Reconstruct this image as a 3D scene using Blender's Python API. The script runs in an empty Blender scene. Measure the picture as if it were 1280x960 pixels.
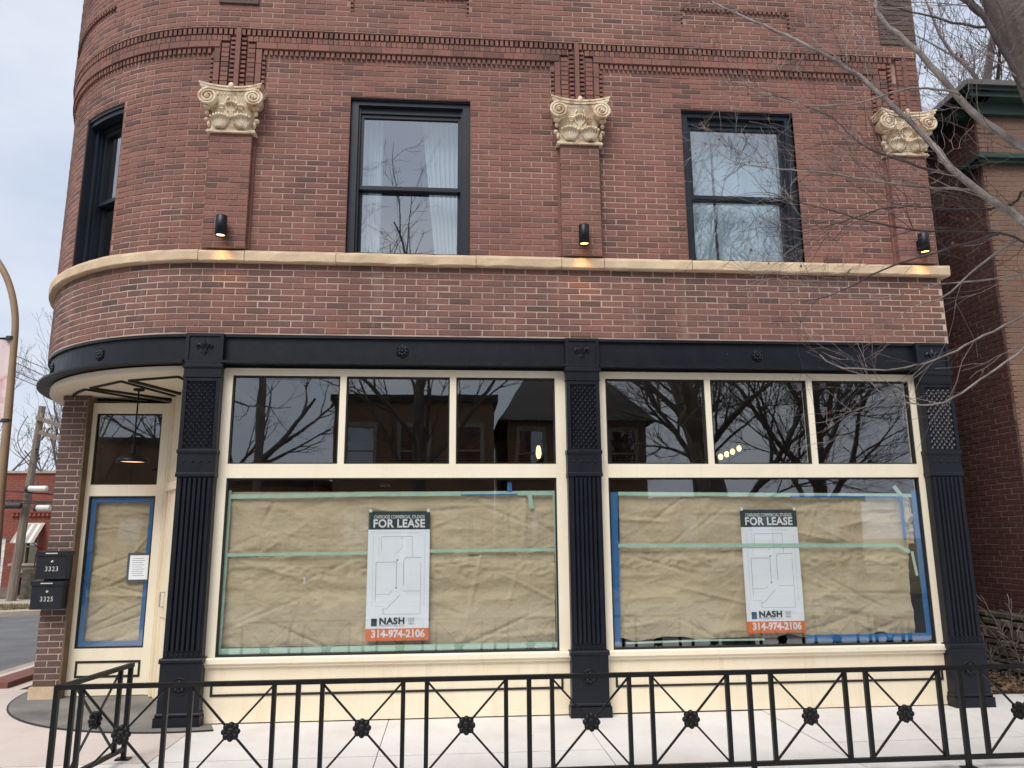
import bpy, math, random
import numpy as np
from mathutils import Vector, Matrix
rad = math.radians
SC = bpy.context.scene
COL = SC.collection

# ------------------------------------------------------------------ camera
FPX = 958.3
YAW, PITCH, ROLL = rad(4.6812), rad(11.3864), rad(-0.4318)
CAM = Vector((2.5794, -8.0676, 1.7503))
fwd = Vector((math.sin(YAW)*math.cos(PITCH), math.cos(YAW)*math.cos(PITCH), math.sin(PITCH)))
rgt0 = Vector((math.cos(YAW), -math.sin(YAW), 0)); up0 = rgt0.cross(fwd)
RGT = rgt0*math.cos(ROLL) + up0*math.sin(ROLL)
UPV = -rgt0*math.sin(ROLL) + up0*math.cos(ROLL)
cd = bpy.data.cameras.new('camera'); cam = bpy.data.objects.new('camera', cd); COL.objects.link(cam)
cd.sensor_width = 36; cd.lens = FPX/1280*36; cd.clip_end = 800; cd.clip_start = 0.05
M = Matrix.Identity(4)
for i in range(3):
    M[i][0] = RGT[i]; M[i][1] = UPV[i]; M[i][2] = -fwd[i]; M[i][3] = CAM[i]
cam.matrix_world = M
SC.camera = cam

# ------------------------------------------------------------------ light
SUN_EL, SUN_AZ = rad(52), rad(205)      # soft overcast light from behind the viewer's left shoulder
w = bpy.data.worlds.new('World'); SC.world = w; w.use_nodes = True
nt = w.node_tree; nt.nodes.clear()
wo = nt.nodes.new('ShaderNodeOutputWorld'); bg = nt.nodes.new('ShaderNodeBackground')
sky = nt.nodes.new('ShaderNodeTexSky'); sky.sky_type = 'NISHITA'; sky.sun_disc = False
sky.sun_elevation = SUN_EL; sky.sun_rotation = SUN_AZ; sky.air_density = 1.2; sky.dust_density = 2.5
tc = nt.nodes.new('ShaderNodeTexCoord'); mp = nt.nodes.new('ShaderNodeMapping')
mp.inputs['Scale'].default_value = (1.0, 1.0, 2.4)
nz = nt.nodes.new('ShaderNodeTexNoise'); nz.inputs['Scale'].default_value = 2.1; nz.inputs['Detail'].default_value = 5
nz.inputs['Roughness'].default_value = 0.55
cr = nt.nodes.new('ShaderNodeValToRGB')
cr.color_ramp.elements[0].position = 0.33; cr.color_ramp.elements[0].color = (4.7, 5.3, 6.5, 1)
cr.color_ramp.elements[1].position = 0.66; cr.color_ramp.elements[1].color = (6.8, 7.1, 7.6, 1)
mx = nt.nodes.new('ShaderNodeMixRGB'); mx.inputs[0].default_value = 0.9
nt.links.new(tc.outputs['Generated'], mp.inputs[0]); nt.links.new(mp.outputs[0], nz.inputs['Vector'])
nt.links.new(nz.outputs[0], cr.inputs[0]); nt.links.new(sky.outputs[0], mx.inputs[1]); nt.links.new(cr.outputs[0], mx.inputs[2])
nt.links.new(mx.outputs[0], bg.inputs[0]); nt.links.new(bg.outputs[0], wo.inputs[0])
bg.inputs[1].default_value = 0.063
sd = bpy.data.lights.new('sun', 'SUN'); sd.energy = 1.5; sd.angle = rad(35); sd.color = (1.0, 0.965, 0.9)
so = bpy.data.objects.new('sun', sd); COL.objects.link(so)
sdir = Vector((math.sin(SUN_AZ)*math.cos(SUN_EL), math.cos(SUN_AZ)*math.cos(SUN_EL), math.sin(SUN_EL)))
so.rotation_euler = sdir.to_track_quat('Z', 'Y').to_euler(); so.location = (0, -20, 30)
vs = SC.view_settings; vs.view_transform = 'Standard'; vs.look = 'None'; vs.exposure = 1.1; vs.gamma = 1
vs.use_curve_mapping = False
SC.cycles.use_denoising = True
SC.cycles.max_bounces = 8; SC.cycles.transparent_max_bounces = 12

# ------------------------------------------------------------------ pixel helpers (1280x960 picture -> a point at a chosen distance)
def ray(u, v): return RGT*((u-640)/FPX) - UPV*((v-480)/FPX) + fwd
def atY(u, v, y): d = ray(u, v); return CAM + d*((y-CAM.y)/d.y)
def atX(u, v, x): d = ray(u, v); return CAM + d*((x-CAM.x)/d.x)
def atZ(u, v, z=0): d = ray(u, v); return CAM + d*((z-CAM.z)/d.z)

# ------------------------------------------------------------------ materials
def newmat(name):
    m = bpy.data.materials.new(name); m.use_nodes = True; n = m.node_tree
    return m, n, n.nodes['Principled BSDF']
def N(n, t, **kw):
    x = n.nodes.new(t)
    for k, v in kw.items():
        if k in x.inputs: x.inputs[k].default_value = v
        else: setattr(x, k, v)
    return x
def mixc(n, a, b, fac, mode='MIX'):
    x = n.nodes.new('ShaderNodeMixRGB'); x.blend_type = mode
    for i, v in ((0, fac), (1, a), (2, b)):
        if hasattr(v, 'links'): n.links.new(v, x.inputs[i])
        elif isinstance(v, (int, float)): x.inputs[i].default_value = v
        else: x.inputs[i].default_value = (*v, 1)
    return x.outputs[0]
def noise(n, scale, detail=4, rough=.55, vec=None, stretch=None):
    x = N(n, 'ShaderNodeTexNoise', Scale=scale, Detail=detail, Roughness=rough)
    g = n.nodes.new('ShaderNodeNewGeometry'); src = g.outputs['Position']
    if stretch:
        mpn = n.nodes.new('ShaderNodeMapping'); mpn.inputs['Scale'].default_value = stretch
        n.links.new(src, mpn.inputs[0]); src = mpn.outputs[0]
    n.links.new(src, x.inputs['Vector']); return x.outputs[0]
def ramp(n, src, p0, p1, c0=(0, 0, 0), c1=(1, 1, 1)):
    x = n.nodes.new('ShaderNodeValToRGB'); e = x.color_ramp.elements
    e[0].position = p0; e[1].position = p1; e[0].color = (*c0, 1); e[1].color = (*c1, 1)
    n.links.new(src, x.inputs[0]); return x.outputs[0]
def bump(n, b, h, strength, dist=.01):
    x = N(n, 'ShaderNodeBump', Strength=strength, Distance=dist)
    n.links.new(h, x.inputs['Height']); n.links.new(x.outputs[0], b.inputs['Normal'])
def mat(name, c, c2=None, scale=6, rough=.6, bs=0, bscale=60, metal=0, lo=.35, hi=.65, stretch=None, rough2=None, spec=.5):
    m, n, b = newmat(name)
    b.inputs['Roughness'].default_value = rough; b.inputs['Metallic'].default_value = metal
    b.inputs['Specular IOR Level'].default_value = spec
    if c2 is None: c2 = tuple(x*.82 for x in c)
    f = ramp(n, noise(n, scale, 5, .6, stretch=stretch), lo, hi)
    n.links.new(mixc(n, c, c2, f), b.inputs['Base Color'])
    if rough2 is not None:
        mr = N(n, 'ShaderNodeMapRange'); mr.inputs['To Min'].default_value = rough; mr.inputs['To Max'].default_value = rough2
        n.links.new(noise(n, scale*2.3, 4), mr.inputs['Value']); n.links.new(mr.outputs[0], b.inputs['Roughness'])
    if bs: bump(n, b, noise(n, bscale, 4), bs)
    return m
def brickmat(name, cols, soot=(.06, .035, .03), sootamt=.75, warm=(.275, .117, .09), rough=.85, dirtscale=1.0, streak=(.35, (1.0, 1.0, .25), .6, .8, 3.2)):
    m, n, b = newmat(name)
    at = N(n, 'ShaderNodeAttribute', attribute_name='tint')
    sp = n.nodes.new('ShaderNodeSeparateColor'); n.links.new(at.outputs['Color'], sp.inputs[0])
    cr = n.nodes.new('ShaderNodeValToRGB'); el = cr.color_ramp.elements
    while len(el) < len(cols): el.new(.5)
    for i, c in enumerate(cols): el[i].position = i/(len(cols)-1); el[i].color = (*c, 1)
    n.links.new(sp.outputs[0], cr.inputs[0]); c = cr.outputs[0]
    big = noise(n, dirtscale, 5, .62)
    c = mixc(n, c, warm, mixc(n, (0, 0, 0), (.55, .55, .55), ramp(n, noise(n, .45, 4, .6), .5, .72)))
    sf = mixc(n, (0, 0, 0), (sootamt,)*3, ramp(n, big, .47, .74))
    c = mixc(n, c, soot, sf)
    fine = noise(n, 38, 5, .7)
    c = mixc(n, c, ramp(n, fine, .25, .75, (.62, .6, .6), (1.22, 1.2, 1.2)), .75, 'MULTIPLY')
    # vertical weather streaks and pale bloom with shapes of their own
    c = mixc(n, c, (.30, .21, .18), mixc(n, (0, 0, 0), (streak[0],)*3, ramp(n, noise(n, streak[4], 5, .7, stretch=streak[1]), streak[2], streak[3])))
    n.links.new(c, b.inputs['Base Color']); b.inputs['Roughness'].default_value = rough
    bump(n, b, noise(n, 95, 5, .7), .5, .004)
    return m
def worn(name, c, c2, dirt, rough=.5, streak=.25, chip=.0, spec=.5, chipcol=(.3, .27, .22)):
    m, n, b = newmat(name); b.inputs['Roughness'].default_value = rough; b.inputs['Specular IOR Level'].default_value = spec
    k = mixc(n, c, c2, ramp(n, noise(n, 2.2, 5, .6), .35, .65))
    k = mixc(n, k, dirt, mixc(n, (0, 0, 0), (streak,)*3, ramp(n, noise(n, 5.5, 6, .7, stretch=(1.6, 1.6, .16)), .52, .78)))
    k = mixc(n, k, dirt, mixc(n, (0, 0, 0), (streak*.8,)*3, ramp(n, noise(n, 11, 6, .75), .58, .8)))
    if chip: k = mixc(n, k, chipcol, ramp(n, noise(n, 34, 4, .7), .74-chip, .76-chip))
    n.links.new(k, b.inputs['Base Color'])
    mr = N(n, 'ShaderNodeMapRange'); mr.inputs['To Min'].default_value = rough-.1; mr.inputs['To Max'].default_value = rough+.2
    n.links.new(noise(n, 7, 5, .7), mr.inputs['Value']); n.links.new(mr.outputs[0], b.inputs['Roughness'])
    bump(n, b, noise(n, 30, 5, .65, stretch=(1, 1, .4)), .22)
    return m
def concretemat(name, c, c2, stain, amt=.45):
    m, n, b = newmat(name); b.inputs['Roughness'].default_value = .88
    k = mixc(n, c, c2, ramp(n, noise(n, .9, 6, .65), .32, .68))
    k = mixc(n, k, stain, mixc(n, (0, 0, 0), (amt,)*3, ramp(n, noise(n, 1.7, 7, .72), .50, .74)))
    k = mixc(n, k, (.30, .26, .24), mixc(n, (0, 0, 0), (.5,)*3, ramp(n, noise(n, 6.5, 6, .75), .62, .76)))
    k = mixc(n, k, ramp(n, noise(n, 120, 3, .7), .3, .7, (.86, .86, .86), (1.06, 1.06, 1.06)), 1.0, 'MULTIPLY')
    vo = N(n, 'ShaderNodeTexVoronoi', feature='DISTANCE_TO_EDGE'); vo.inputs['Scale'].default_value = .55
    g = n.nodes.new('ShaderNodeNewGeometry'); ad = n.nodes.new('ShaderNodeVectorMath'); ad.operation = 'ADD'
    nz2 = N(n, 'ShaderNodeTexNoise', Scale=2.5, Detail=5); n.links.new(g.outputs['Position'], nz2.inputs['Vector'])
    sc = n.nodes.new('ShaderNodeVectorMath'); sc.operation = 'SCALE'; sc.inputs['Scale'].default_value = .7; n.links.new(nz2.outputs['Color'], sc.inputs[0])
    n.links.new(g.outputs['Position'], ad.inputs[0]); n.links.new(sc.outputs[0], ad.inputs[1]); n.links.new(ad.outputs[0], vo.inputs['Vector'])
    k = mixc(n, k, (.22, .19, .17), mixc(n, (0, 0, 0), (.07,)*3, ramp(n, vo.outputs['Distance'], .0, .006, (1, 1, 1), (0, 0, 0))))
    n.links.new(k, b.inputs['Base Color']); bump(n, b, noise(n, 60, 5, .7), .35, .006)
    return m
MAT = {}
MAT['brick'] = brickmat('brick_face', [(.12, .064, .055), (.19, .09, .072), (.235, .108, .085), (.255, .114, .088), (.275, .123, .095), (.195, .097, .081)], sootamt=.62)
MAT['brick_spandrel'] = brickmat('brick_spandrel', [(.095, .058, .050), (.15, .08, .066), (.195, .097, .079), (.22, .106, .084), (.24, .112, .088), (.16, .087, .075)], soot=(.075, .05, .044), sootamt=.85, dirtscale=.75, streak=(.6, (1.5, 1.5, .10), .56, .72, 2.4))
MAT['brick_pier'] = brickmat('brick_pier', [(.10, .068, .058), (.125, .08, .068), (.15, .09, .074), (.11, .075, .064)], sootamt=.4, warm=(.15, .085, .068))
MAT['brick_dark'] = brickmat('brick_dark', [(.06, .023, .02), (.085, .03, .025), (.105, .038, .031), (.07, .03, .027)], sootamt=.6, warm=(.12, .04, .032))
MAT['brick_tan'] = brickmat('brick_tan', [(.17, .10, .068), (.20, .115, .078), (.185, .105, .073), (.22, .13, .088)], soot=(.09, .055, .042), sootamt=.45, warm=(.2, .11, .075))
MAT['brick_far'] = brickmat('brick_far', [(.26, .07, .05), (.30, .08, .055), (.22, .06, .045)], sootamt=.4, warm=(.34, .08, .05))
MAT['brick_brown'] = brickmat('brick_brown', [(.26, .16, .10), (.30, .18, .11), (.23, .14, .09)], sootamt=.25, warm=(.30, .18, .11))
MAT['mortar'] = mat('mortar', (.42, .285, .24), (.27, .145, .118), .8, .95, .3, 160, lo=.40, hi=.62)
MAT['mortar_pale'] = mat('mortar_pale', (.48, .37, .32), (.30, .19, .16), .9, .95, .3, 160, lo=.42, hi=.66)
MAT['mortar_dark'] = mat('mortar_dark', (.26, .19, .165), (.13, .085, .075), 1.4, .95, .3, 120)
MAT['iron'] = worn('painted_iron', (.0055, .007, .0125), (.0085, .0105, .017), (.028, .029, .034), .36, .22, .02, .32, (.16, .15, .14))
MAT['iron_side'] = MAT['iron']
MAT['rail'] = worn('black_rail_paint', (.005, .005, .006), (.008, .008, .009), (.03, .026, .024), .38, .4, .03, .25, (.09, .055, .04))
MAT['cream'] = worn('cream_paint', (.85, .765, .61), (.82, .73, .57), (.55, .45, .32), .5, .22, .015)
MAT['cream_worn'] = worn('cream_worn', (.83, .73, .555), (.79, .68, .50), (.45, .36, .25), .55, .34, .03)
MAT['jamb'] = mat('brown_jamb', (.17, .115, .07), (.12, .08, .05), 5, .7)
MAT['stone'] = mat('buff_stone', (.72, .56, .38), (.52, .38, .26), 3.2, .85, .5, 55, lo=.3, hi=.7)
MAT['terra'] = mat('buff_terracotta', (.76, .645, .48), (.42, .24, .13), 8, .8, .6, 38, lo=.46, hi=.68)
MAT['frame'] = mat('navy_window_paint', (.011, .015, .025), (.016, .021, .032), 3, .4, .1, 50, spec=.35)
MAT['groove'] = mat('black_groove', (.012, .011, .010), None, 8, .7)
MAT['paper'] = mat('kraft_paper', (.57, .485, .335), (.48, .40, .265), 3.2, .75, .9, 30, lo=.3, hi=.72)
MAT['mint'] = mat('mint_tape', (.42, .62, .50), (.36, .55, .44), 12, .6, .3, 60)
MAT['blue'] = mat('blue_tape', (.02, .17, .42), (.025, .14, .36), 12, .55, .3, 60)
MAT['white'] = mat('sign_white', (.84, .88, .92), (.80, .84, .88), 3, .5)
MAT['teal'] = mat('sign_green', (.018, .05, .056), None, 3, .5)
MAT['orange'] = mat('sign_orange', (.80, .20, .055), None, 3, .5)
MAT['ink'] = mat('sign_ink', (.035, .045, .06), None, 3, .5)
MAT['greyink'] = mat('sign_grey_line', (.30, .33, .37), None, 3, .5)
MAT['bluelogo'] = mat('sign_blue', (.05, .12, .2), None, 3, .5)
MAT['pure'] = mat('print_white', (.82, .84, .84), None, 3, .5)
MAT['concrete'] = concretemat('pale_concrete', (.72, .69, .665), (.64, .60, .575), (.56, .44, .40))
MAT['concrete_pink'] = concretemat('pink_concrete', (.62, .53, .48), (.55, .47, .43), (.46, .35, .31))
MAT['slab'] = mat('dark_step_concrete', (.10, .095, .09), (.24, .225, .21), 1.5, .6, .3, 24, lo=.35, hi=.72, rough2=.85)
MAT['asphalt'] = mat('asphalt', (.14, .14, .145), (.10, .10, .105), 1.2, .9, .5, 70)
MAT['kerb'] = mat('kerb_concrete', (.42, .37, .31), (.33, .28, .23), 3, .9, .3, 40)
MAT['redkerb'] = mat('red_kerb', (.20, .075, .055), (.15, .06, .05), 4, .8, .3, 40)
MAT['drygrass'] = mat('dry_grass', (.26, .20, .11), (.16, .14, .07), 4, .95, .8, 60)
MAT['bark'] = mat('tree_bark', (.17, .145, .125), (.075, .062, .055), 9, .9, 1.0, 30, stretch=(1, 1, .25))
MAT['bark_grey'] = mat('branch_bark', (.34, .295, .27), (.15, .125, .115), 8, .9, .6, 50)
MAT['twig'] = mat('twig_bark', (.38, .32, .29), (.11, .08, .08), 1.6, .85)
MAT['bark_dark'] = mat('dark_branch', (.085, .068, .066), (.05, .038, .038), 8, .9, .5, 50)
MAT['twig_dark'] = mat('dark_twig', (.12, .09, .09), (.06, .045, .048), 2, .9)
MAT['twig_far'] = mat('far_twigs', (.16, .13, .13), (.10, .08, .085), 2, .9)
MAT['pole'] = mat('weathered_pole', (.24, .20, .165), (.15, .12, .10), 5, .9, .5, 30, stretch=(3, 3, .3))
MAT['lamp_pole'] = mat('tan_lamp_pole', (.34, .23, .14), (.28, .19, .12), 4, .6)
MAT['rubble'] = mat('limestone', (.15, .13, .10), (.07, .06, .045), 7, .95, .9, 30)
MAT['greentrim'] = mat('green_trim', (.012, .036, .030), (.02, .05, .042), 5, .7)
MAT['shingle'] = mat('dark_shingle', (.04, .035, .033), (.065, .056, .05), 8, .9, .6, 40)
MAT['mailbox'] = mat('mailbox_black', (.012, .014, .02), (.018, .02, .026), 5, .35, .1, 60)
MAT['silver'] = mat('silver_label', (.62, .62, .60), None, 20, .35)
MAT['interior'] = mat('interior_wall', (.20, .155, .105), (.16, .12, .085), 1, .9)
MAT['ceil_dark'] = mat('interior_ceiling', (.06, .05, .045), None, 1, .9)
MAT['roomup'] = mat('upper_room_wall', (.17, .19, .21), (.14, .16, .18), 1, .9)
MAT['curtain'] = mat('sheer_curtain', (.62, .66, .68), (.52, .57, .60), 3, .9)
MAT['curtain_blue'] = mat('blue_white_curtain', (.50, .60, .63), (.42, .52, .56), 2.2, .9)
MAT['greymetal'] = mat('grey_metal', (.38, .39, .40), None, 5, .4, metal=.6)
MAT['whitepaint'] = mat('white_paint', (.72, .72, .70), None, 4, .6)
MAT['wire'] = mat('wire_black', (.03, .03, .034), None, 5, .6)
MAT['litter'] = mat('leaf_litter', (.13, .095, .06), (.06, .045, .03), 7, .95, .9, 40)
MAT['leaf'] = mat('dry_leaf', (.22, .13, .07), (.12, .07, .04), 3, .9)
MAT['banner'] = mat('pink_banner', (.75, .62, .62), (.55, .2, .24), 2.2, .7, lo=.5, hi=.62)
def emat(name, col, s):
    m, n, b = newmat(name); b.inputs['Base Color'].default_value = (*col, 1)
    b.inputs['Emission Color'].default_value = (*col, 1); b.inputs['Emission Strength'].default_value = s
    return m
MAT['bulb'] = emat('lit_bulb', (1.0, .66, .25), 1.6)
MAT['lens'] = emat('lit_lens', (1.0, .66, .22), 2.2)
MAT['lens_dim'] = emat('lit_lens_dim', (1.0, .55, .25), .75)
def glass(name, r0, tint=(1, 1, 1)):
    m = bpy.data.materials.new(name); m.use_nodes = True; n = m.node_tree; n.nodes.clear()
    o = n.nodes.new('ShaderNodeOutputMaterial'); t = n.nodes.new('ShaderNodeBsdfTransparent'); t.inputs[0].default_value = (*tint, 1)
    g = N(n, 'ShaderNodeBsdfGlossy', Roughness=.012); g.inputs[0].default_value = (.95, .98, 1, 1)
    lw = N(n, 'ShaderNodeLayerWeight', Blend=.5)
    p = N(n, 'ShaderNodeMath', operation='POWER'); p.inputs[1].default_value = 4
    mr = N(n, 'ShaderNodeMapRange'); mr.inputs['To Min'].default_value = r0; mr.inputs['To Max'].default_value = 1
    n.links.new(lw.outputs['Facing'], p.inputs[0]); n.links.new(p.outputs[0], mr.inputs['Value'])
    bmp = N(n, 'ShaderNodeBump', Strength=.012, Distance=.05); n.links.new(noise(n, 1.6, 2), bmp.inputs['Height'])
    n.links.new(bmp.outputs[0], g.inputs['Normal'])
    ms = n.nodes.new('ShaderNodeMixShader'); n.links.new(mr.outputs[0], ms.inputs[0])
    n.links.new(t.outputs[0], ms.inputs[1]); n.links.new(g.outputs[0], ms.inputs[2]); n.links.new(ms.outputs[0], o.inputs[0])
    return m
MAT['glass'] = glass('shop_glass', .19, (.96, .97, .97))
MAT['glass_up'] = glass('upper_glass', .36, (.86, .92, .95))
MAT['glass_far'] = glass('far_glass', .3, (.3, .3, .3))

# ------------------------------------------------------------------ mesh builder
R = 2.57
ARC = math.pi*R/2
def U(u, d, z):
    """unrolled street front: u>0 straight front, u<0 round the corner, d = distance out of the wall"""
    if u >= 0: return (u, -d, z)
    if u > -ARC:
        a = -u/R; return (-(R+d)*math.sin(a), R-(R+d)*math.cos(a), z)
    return (-(R+d), R+(-u-ARC), z)
def W(x, y, z): return (x, y, z)
class MB:
    def __init__(s): s.v = []; s.f = []; s.t = []
    def add(s, vs, fs, tint=None):
        o = len(s.v); s.v += [tuple(p) for p in vs]; s.f += [tuple(i+o for i in q) for q in fs]
        if tint is not None: s.t += [tint]*len(vs)
        elif s.t: s.t += [(.5, .5, .5)]*len(vs)
        return s
    def box(s, x0, x1, y0, y1, z0, z1, f=W, tint=None, ch=0):
        n = 1
        if f is U and x0 < 0: n = max(1, int(math.ceil((min(x1, 0)-x0)/.11)))
        xs = [x0+(x1-x0)*i/n for i in range(n+1)]
        vs = []
        for x in xs:
            if ch: prof = [(y0, z0), (y1-ch, z0), (y1, z0+ch), (y1, z1-ch), (y1-ch, z1), (y0, z1)]
            else: prof = [(y0, z0), (y1, z0), (y1, z1), (y0, z1)]
            vs += [f(x, y, z) for y, z in prof]
        k = 6 if ch else 4; fs = []
        for i in range(n):
            for j in range(k):
                a = i*k+j; b = i*k+(j+1) % k; fs.append((a, b, b+k, a+k))
        fs.append(tuple(range(k-1, -1, -1))); fs.append(tuple(range(n*k, n*k+k)))
        return s.add(vs, fs, tint)
    def brick(s, a, b, z0, z1, d, f, tint, dep=.05, c=.004, jit=None):
        q = []
        for dd, ins in ((d-dep, 0), (d-c, 0), (d, c)):
            q += [f(a+ins, dd, z0+ins), f(b-ins, dd, z0+ins), f(b-ins, dd, z1-ins), f(a+ins, dd, z1-ins)]
        fs = [(8, 9, 10, 11)]
        for k in (0, 4):
            for j in range(4): fs.append((k+j, k+(j+1) % 4, k+4+(j+1) % 4, k+4+j))
        s.add(q, fs, tint)
    def tube(s, pts, rs, n=6, cap=True):
        P = [Vector(p) for p in pts]
        if not isinstance(rs, (list, tuple)): rs = [rs]*len(P)
        t = (P[1]-P[0]).normalized(); a = t.orthogonal().normalized(); vs = []
        for i, p in enumerate(P):
            t = (P[min(i+1, len(P)-1)]-P[max(i-1, 0)]).normalized()
            a = (a - t*a.dot(t)); a = a.normalized() if a.length > 1e-6 else t.orthogonal().normalized()
            b = t.cross(a)
            for k in range(n):
                th = 2*math.pi*k/n; vs.append(p+(a*math.cos(th)+b*math.sin(th))*rs[i])
        fs = []
        for i in range(len(P)-1):
            for k in range(n):
                q = i*n+k; r = i*n+(k+1) % n; fs.append((q, r, r+n, q+n))
        if cap: fs.append(tuple(range(n-1, -1, -1))); fs.append(tuple(range((len(P)-1)*n, len(P)*n)))
        return s.add(vs, fs)
    def bar(s, p, q, w, h=None, upv=(0, 0, 1)):
        """square bar from p to q"""
        p = Vector(p); q = Vector(q); h = h or w; t = (q-p).normalized(); u = Vector(upv)
        if abs(t.dot(u)) > .99: u = Vector((1, 0, 0))
        sx = t.cross(u).normalized(); uu = sx.cross(t); vs = []
        for e in (p, q):
            for i, j in ((-1, -1), (1, -1), (1, 1), (-1, 1)): vs.append(e+sx*(w/2*i)+uu*(h/2*j))
        return s.add(vs, [(0, 1, 2, 3), (7, 6, 5, 4), (0, 4, 5, 1), (1, 5, 6, 2), (2, 6, 7, 3), (3, 7, 4, 0)])
    def lathe(s, prof, c, n=20, axis='z', arc=1.0):
        """prof: (r, h) pairs turned about an axis through c; axis 'z' up or 'y' (towards the street = -y)"""
        vs = []; m = len(prof)
        for k in range(n+(arc < 1)):
            th = 2*math.pi*arc*k/n
            for r, h in prof:
                x, y = r*math.cos(th), r*math.sin(th)
                vs.append((c[0]+x, c[1]+y, c[2]+h) if axis == 'z' else (c[0]+x, c[1]-h, c[2]+y))
        fs = []
        for k in range(n):
            k2 = k+1 if arc < 1 else (k+1) % n
            for j in range(m-1): fs.append((k*m+j, k2*m+j, k2*m+j+1, k*m+j+1))
        return s.add(vs, fs)
    def prism(s, poly, f, d0, d1):
        """outline (a,b) pairs pushed from d0 to d1, f(a,d,b)"""
        n = len(poly); vs = [f(a, d0, b) for a, b in poly]+[f(a, d1, b) for a, b in poly]
        fs = [tuple(range(n)), tuple(range(2*n-1, n-1, -1))]+[(i, (i+1) % n, n+(i+1) % n, n+i) for i in range(n)]
        return s.add(vs, fs)
    def flat(s, poly, z, th=.1):
        n = len(poly); vs = [(x, y, z) for x, y in poly]+[(x, y, z-th) for x, y in poly]
        return s.add(vs, [tuple(range(n)), tuple(range(2*n-1, n-1, -1))]+[(i, (i+1) % n, n+(i+1) % n, n+i) for i in range(n)])
    def ball(s, c, r, n=8, m=6, sc=(1, 1, 1)):
        vs = []; fs = []
        for i in range(m+1):
            ph = math.pi*i/m
            for k in range(n):
                th = 2*math.pi*k/n
                vs.append((c[0]+r*sc[0]*math.sin(ph)*math.cos(th), c[1]+r*sc[1]*math.sin(ph)*math.sin(th), c[2]+r*sc[2]*math.cos(ph)))
        for i in range(m):
            for k in range(n): fs.append((i*n+k, i*n+(k+1) % n, (i+1)*n+(k+1) % n, (i+1)*n+k))
        return s.add(vs, fs)
    def mesh(s, name, m, smooth=False):
        me = bpy.data.meshes.new(name); me.from_pydata(s.v, [], s.f)
        if s.t:
            a = me.attributes.new('tint', 'FLOAT_COLOR', 'POINT')
            arr = np.ones((len(s.v), 4), dtype=np.float32); arr[:, :3] = np.array(s.t, dtype=np.float32); a.data.foreach_set('color', arr.ravel())
        me.materials.append(MAT[m] if isinstance(m, str) else m)
        if smooth: me.polygons.foreach_set('use_smooth', [True]*len(me.polygons))
        me.update(); return me
    def build(s, name, m, parent=None, smooth=False):
        return link(name, s.mesh(name, m, smooth), parent)
def worldloc(o):
    v = Vector((0, 0, 0))
    while o: v += o.location; o = o.parent
    return v
def link(name, me, parent=None):
    o = bpy.data.objects.new(name, me); COL.objects.link(o)
    if parent: o.parent = parent; o.location = -worldloc(parent)
    return o
def thing(name, label, cat, loc, group=None):
    o = bpy.data.objects.new(name, None); COL.objects.link(o); o.location = loc; o.empty_display_size = .1
    return tag(o, label, cat, group)
def tag(o, label, cat, group=None):
    o['label'] = label; o['category'] = cat
    if group: o['group'] = group
    return o
def struct(o): o['kind'] = 'structure'; return o
def stuff(o): o['kind'] = 'stuff'; return o
def fxy(x0, y0, ang=0):
    """upright plane: u along direction ang from (x0,y0), d outwards to the right-hand side (-y when ang=0)"""
    c, s_ = math.cos(ang), math.sin(ang)
    return lambda u, d, z: (x0+u*c+d*s_, y0+u*s_-d*c, z)
rng = random.Random(7)

def free_intervals(u0, u1, z0, z1, ops):
    iv = [(u0, u1)]
    for a, b, c, d in ops:
        if min(d, z1)-max(c, z0) > .3*(z1-z0):
            nv = []
            for p, q in iv:
                if b <= p or a >= q: nv.append((p, q)); continue
                if a > p: nv.append((p, a))
                if b < q: nv.append((b, q))
            iv = nv
    return iv
def brick_list(u0, u1, z0, z1, course, pitch, ops=(), joint=.012, off=0.0):
    out = []; n = int(round((z1-z0)/course)); course = (z1-z0)/n
    for i in range(n):
        a0 = z0+i*course+joint*.5; a1 = z0+(i+1)*course-joint*.5
        sh = off+(pitch/2 if i % 2 else 0)
        for p, q in free_intervals(u0, u1, a0, a1, ops):
            k = math.floor((p-sh)/pitch)
            while k*pitch+sh < q:
                a = max(k*pitch+sh+joint*.5, p+joint*.25); b = min((k+1)*pitch+sh-joint*.5, q-joint*.25); k += 1
                if b-a > .03:
                    j = rng.uniform(-.0022, .0022)
                    out.append((a+j, b+j+rng.uniform(-.0015, .0015), a0+rng.uniform(-.001, .001), a1+rng.uniform(-.001, .001)))
    return out
def tint(): return (rng.random(), rng.random(), rng.random())
def lay(mb, lst, f, d=0.0, dep=.05, jd=.0015):
    for a, b, z0, z1 in lst: mb.brick(a, b, z0, z1, d+rng.uniform(-jd, jd), f, tint(), dep)

# ================================================================== GROUND AND STREETS
g = MB(); g.flat([(-400, -400), (400, -400), (400, 400), (-400, 400)], -.16, .2); struct(g.build('ground', 'drygrass'))
# front pavement (cream-white concrete) in slabs
pv = struct(bpy.data.objects.new('pavement', None)); COL.objects.link(pv)
xs = [-1.75, 0.18, 2.0, 3.9, 5.8, 7.7, 9.4, 11.4, 13.4, 15.4, 17.4]; ys = [-5.2, -3.6, -1.2]
def pslab(poly, m='concrete', nm='paving_slab', z=0.0, th=.16): return MB().flat(poly, z, th).build(nm, m, pv)
for i in range(len(xs)-1):
    x0, x1 = xs[i]+.004, xs[i+1]-.004
    for j in range(2): pslab([(x0, ys[j]+.004), (x1, ys[j]+.004), (x1, ys[j+1]-.004), (x0, ys[j+1]-.004)], z=rng.uniform(-.003, .003))
    if x1 > .2: pslab([(max(x0, .18), ys[2]+.004), (x1, ys[2]+.004), (x1, .55), (max(x0, .18), .55)], z=rng.uniform(-.003, .003))
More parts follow.
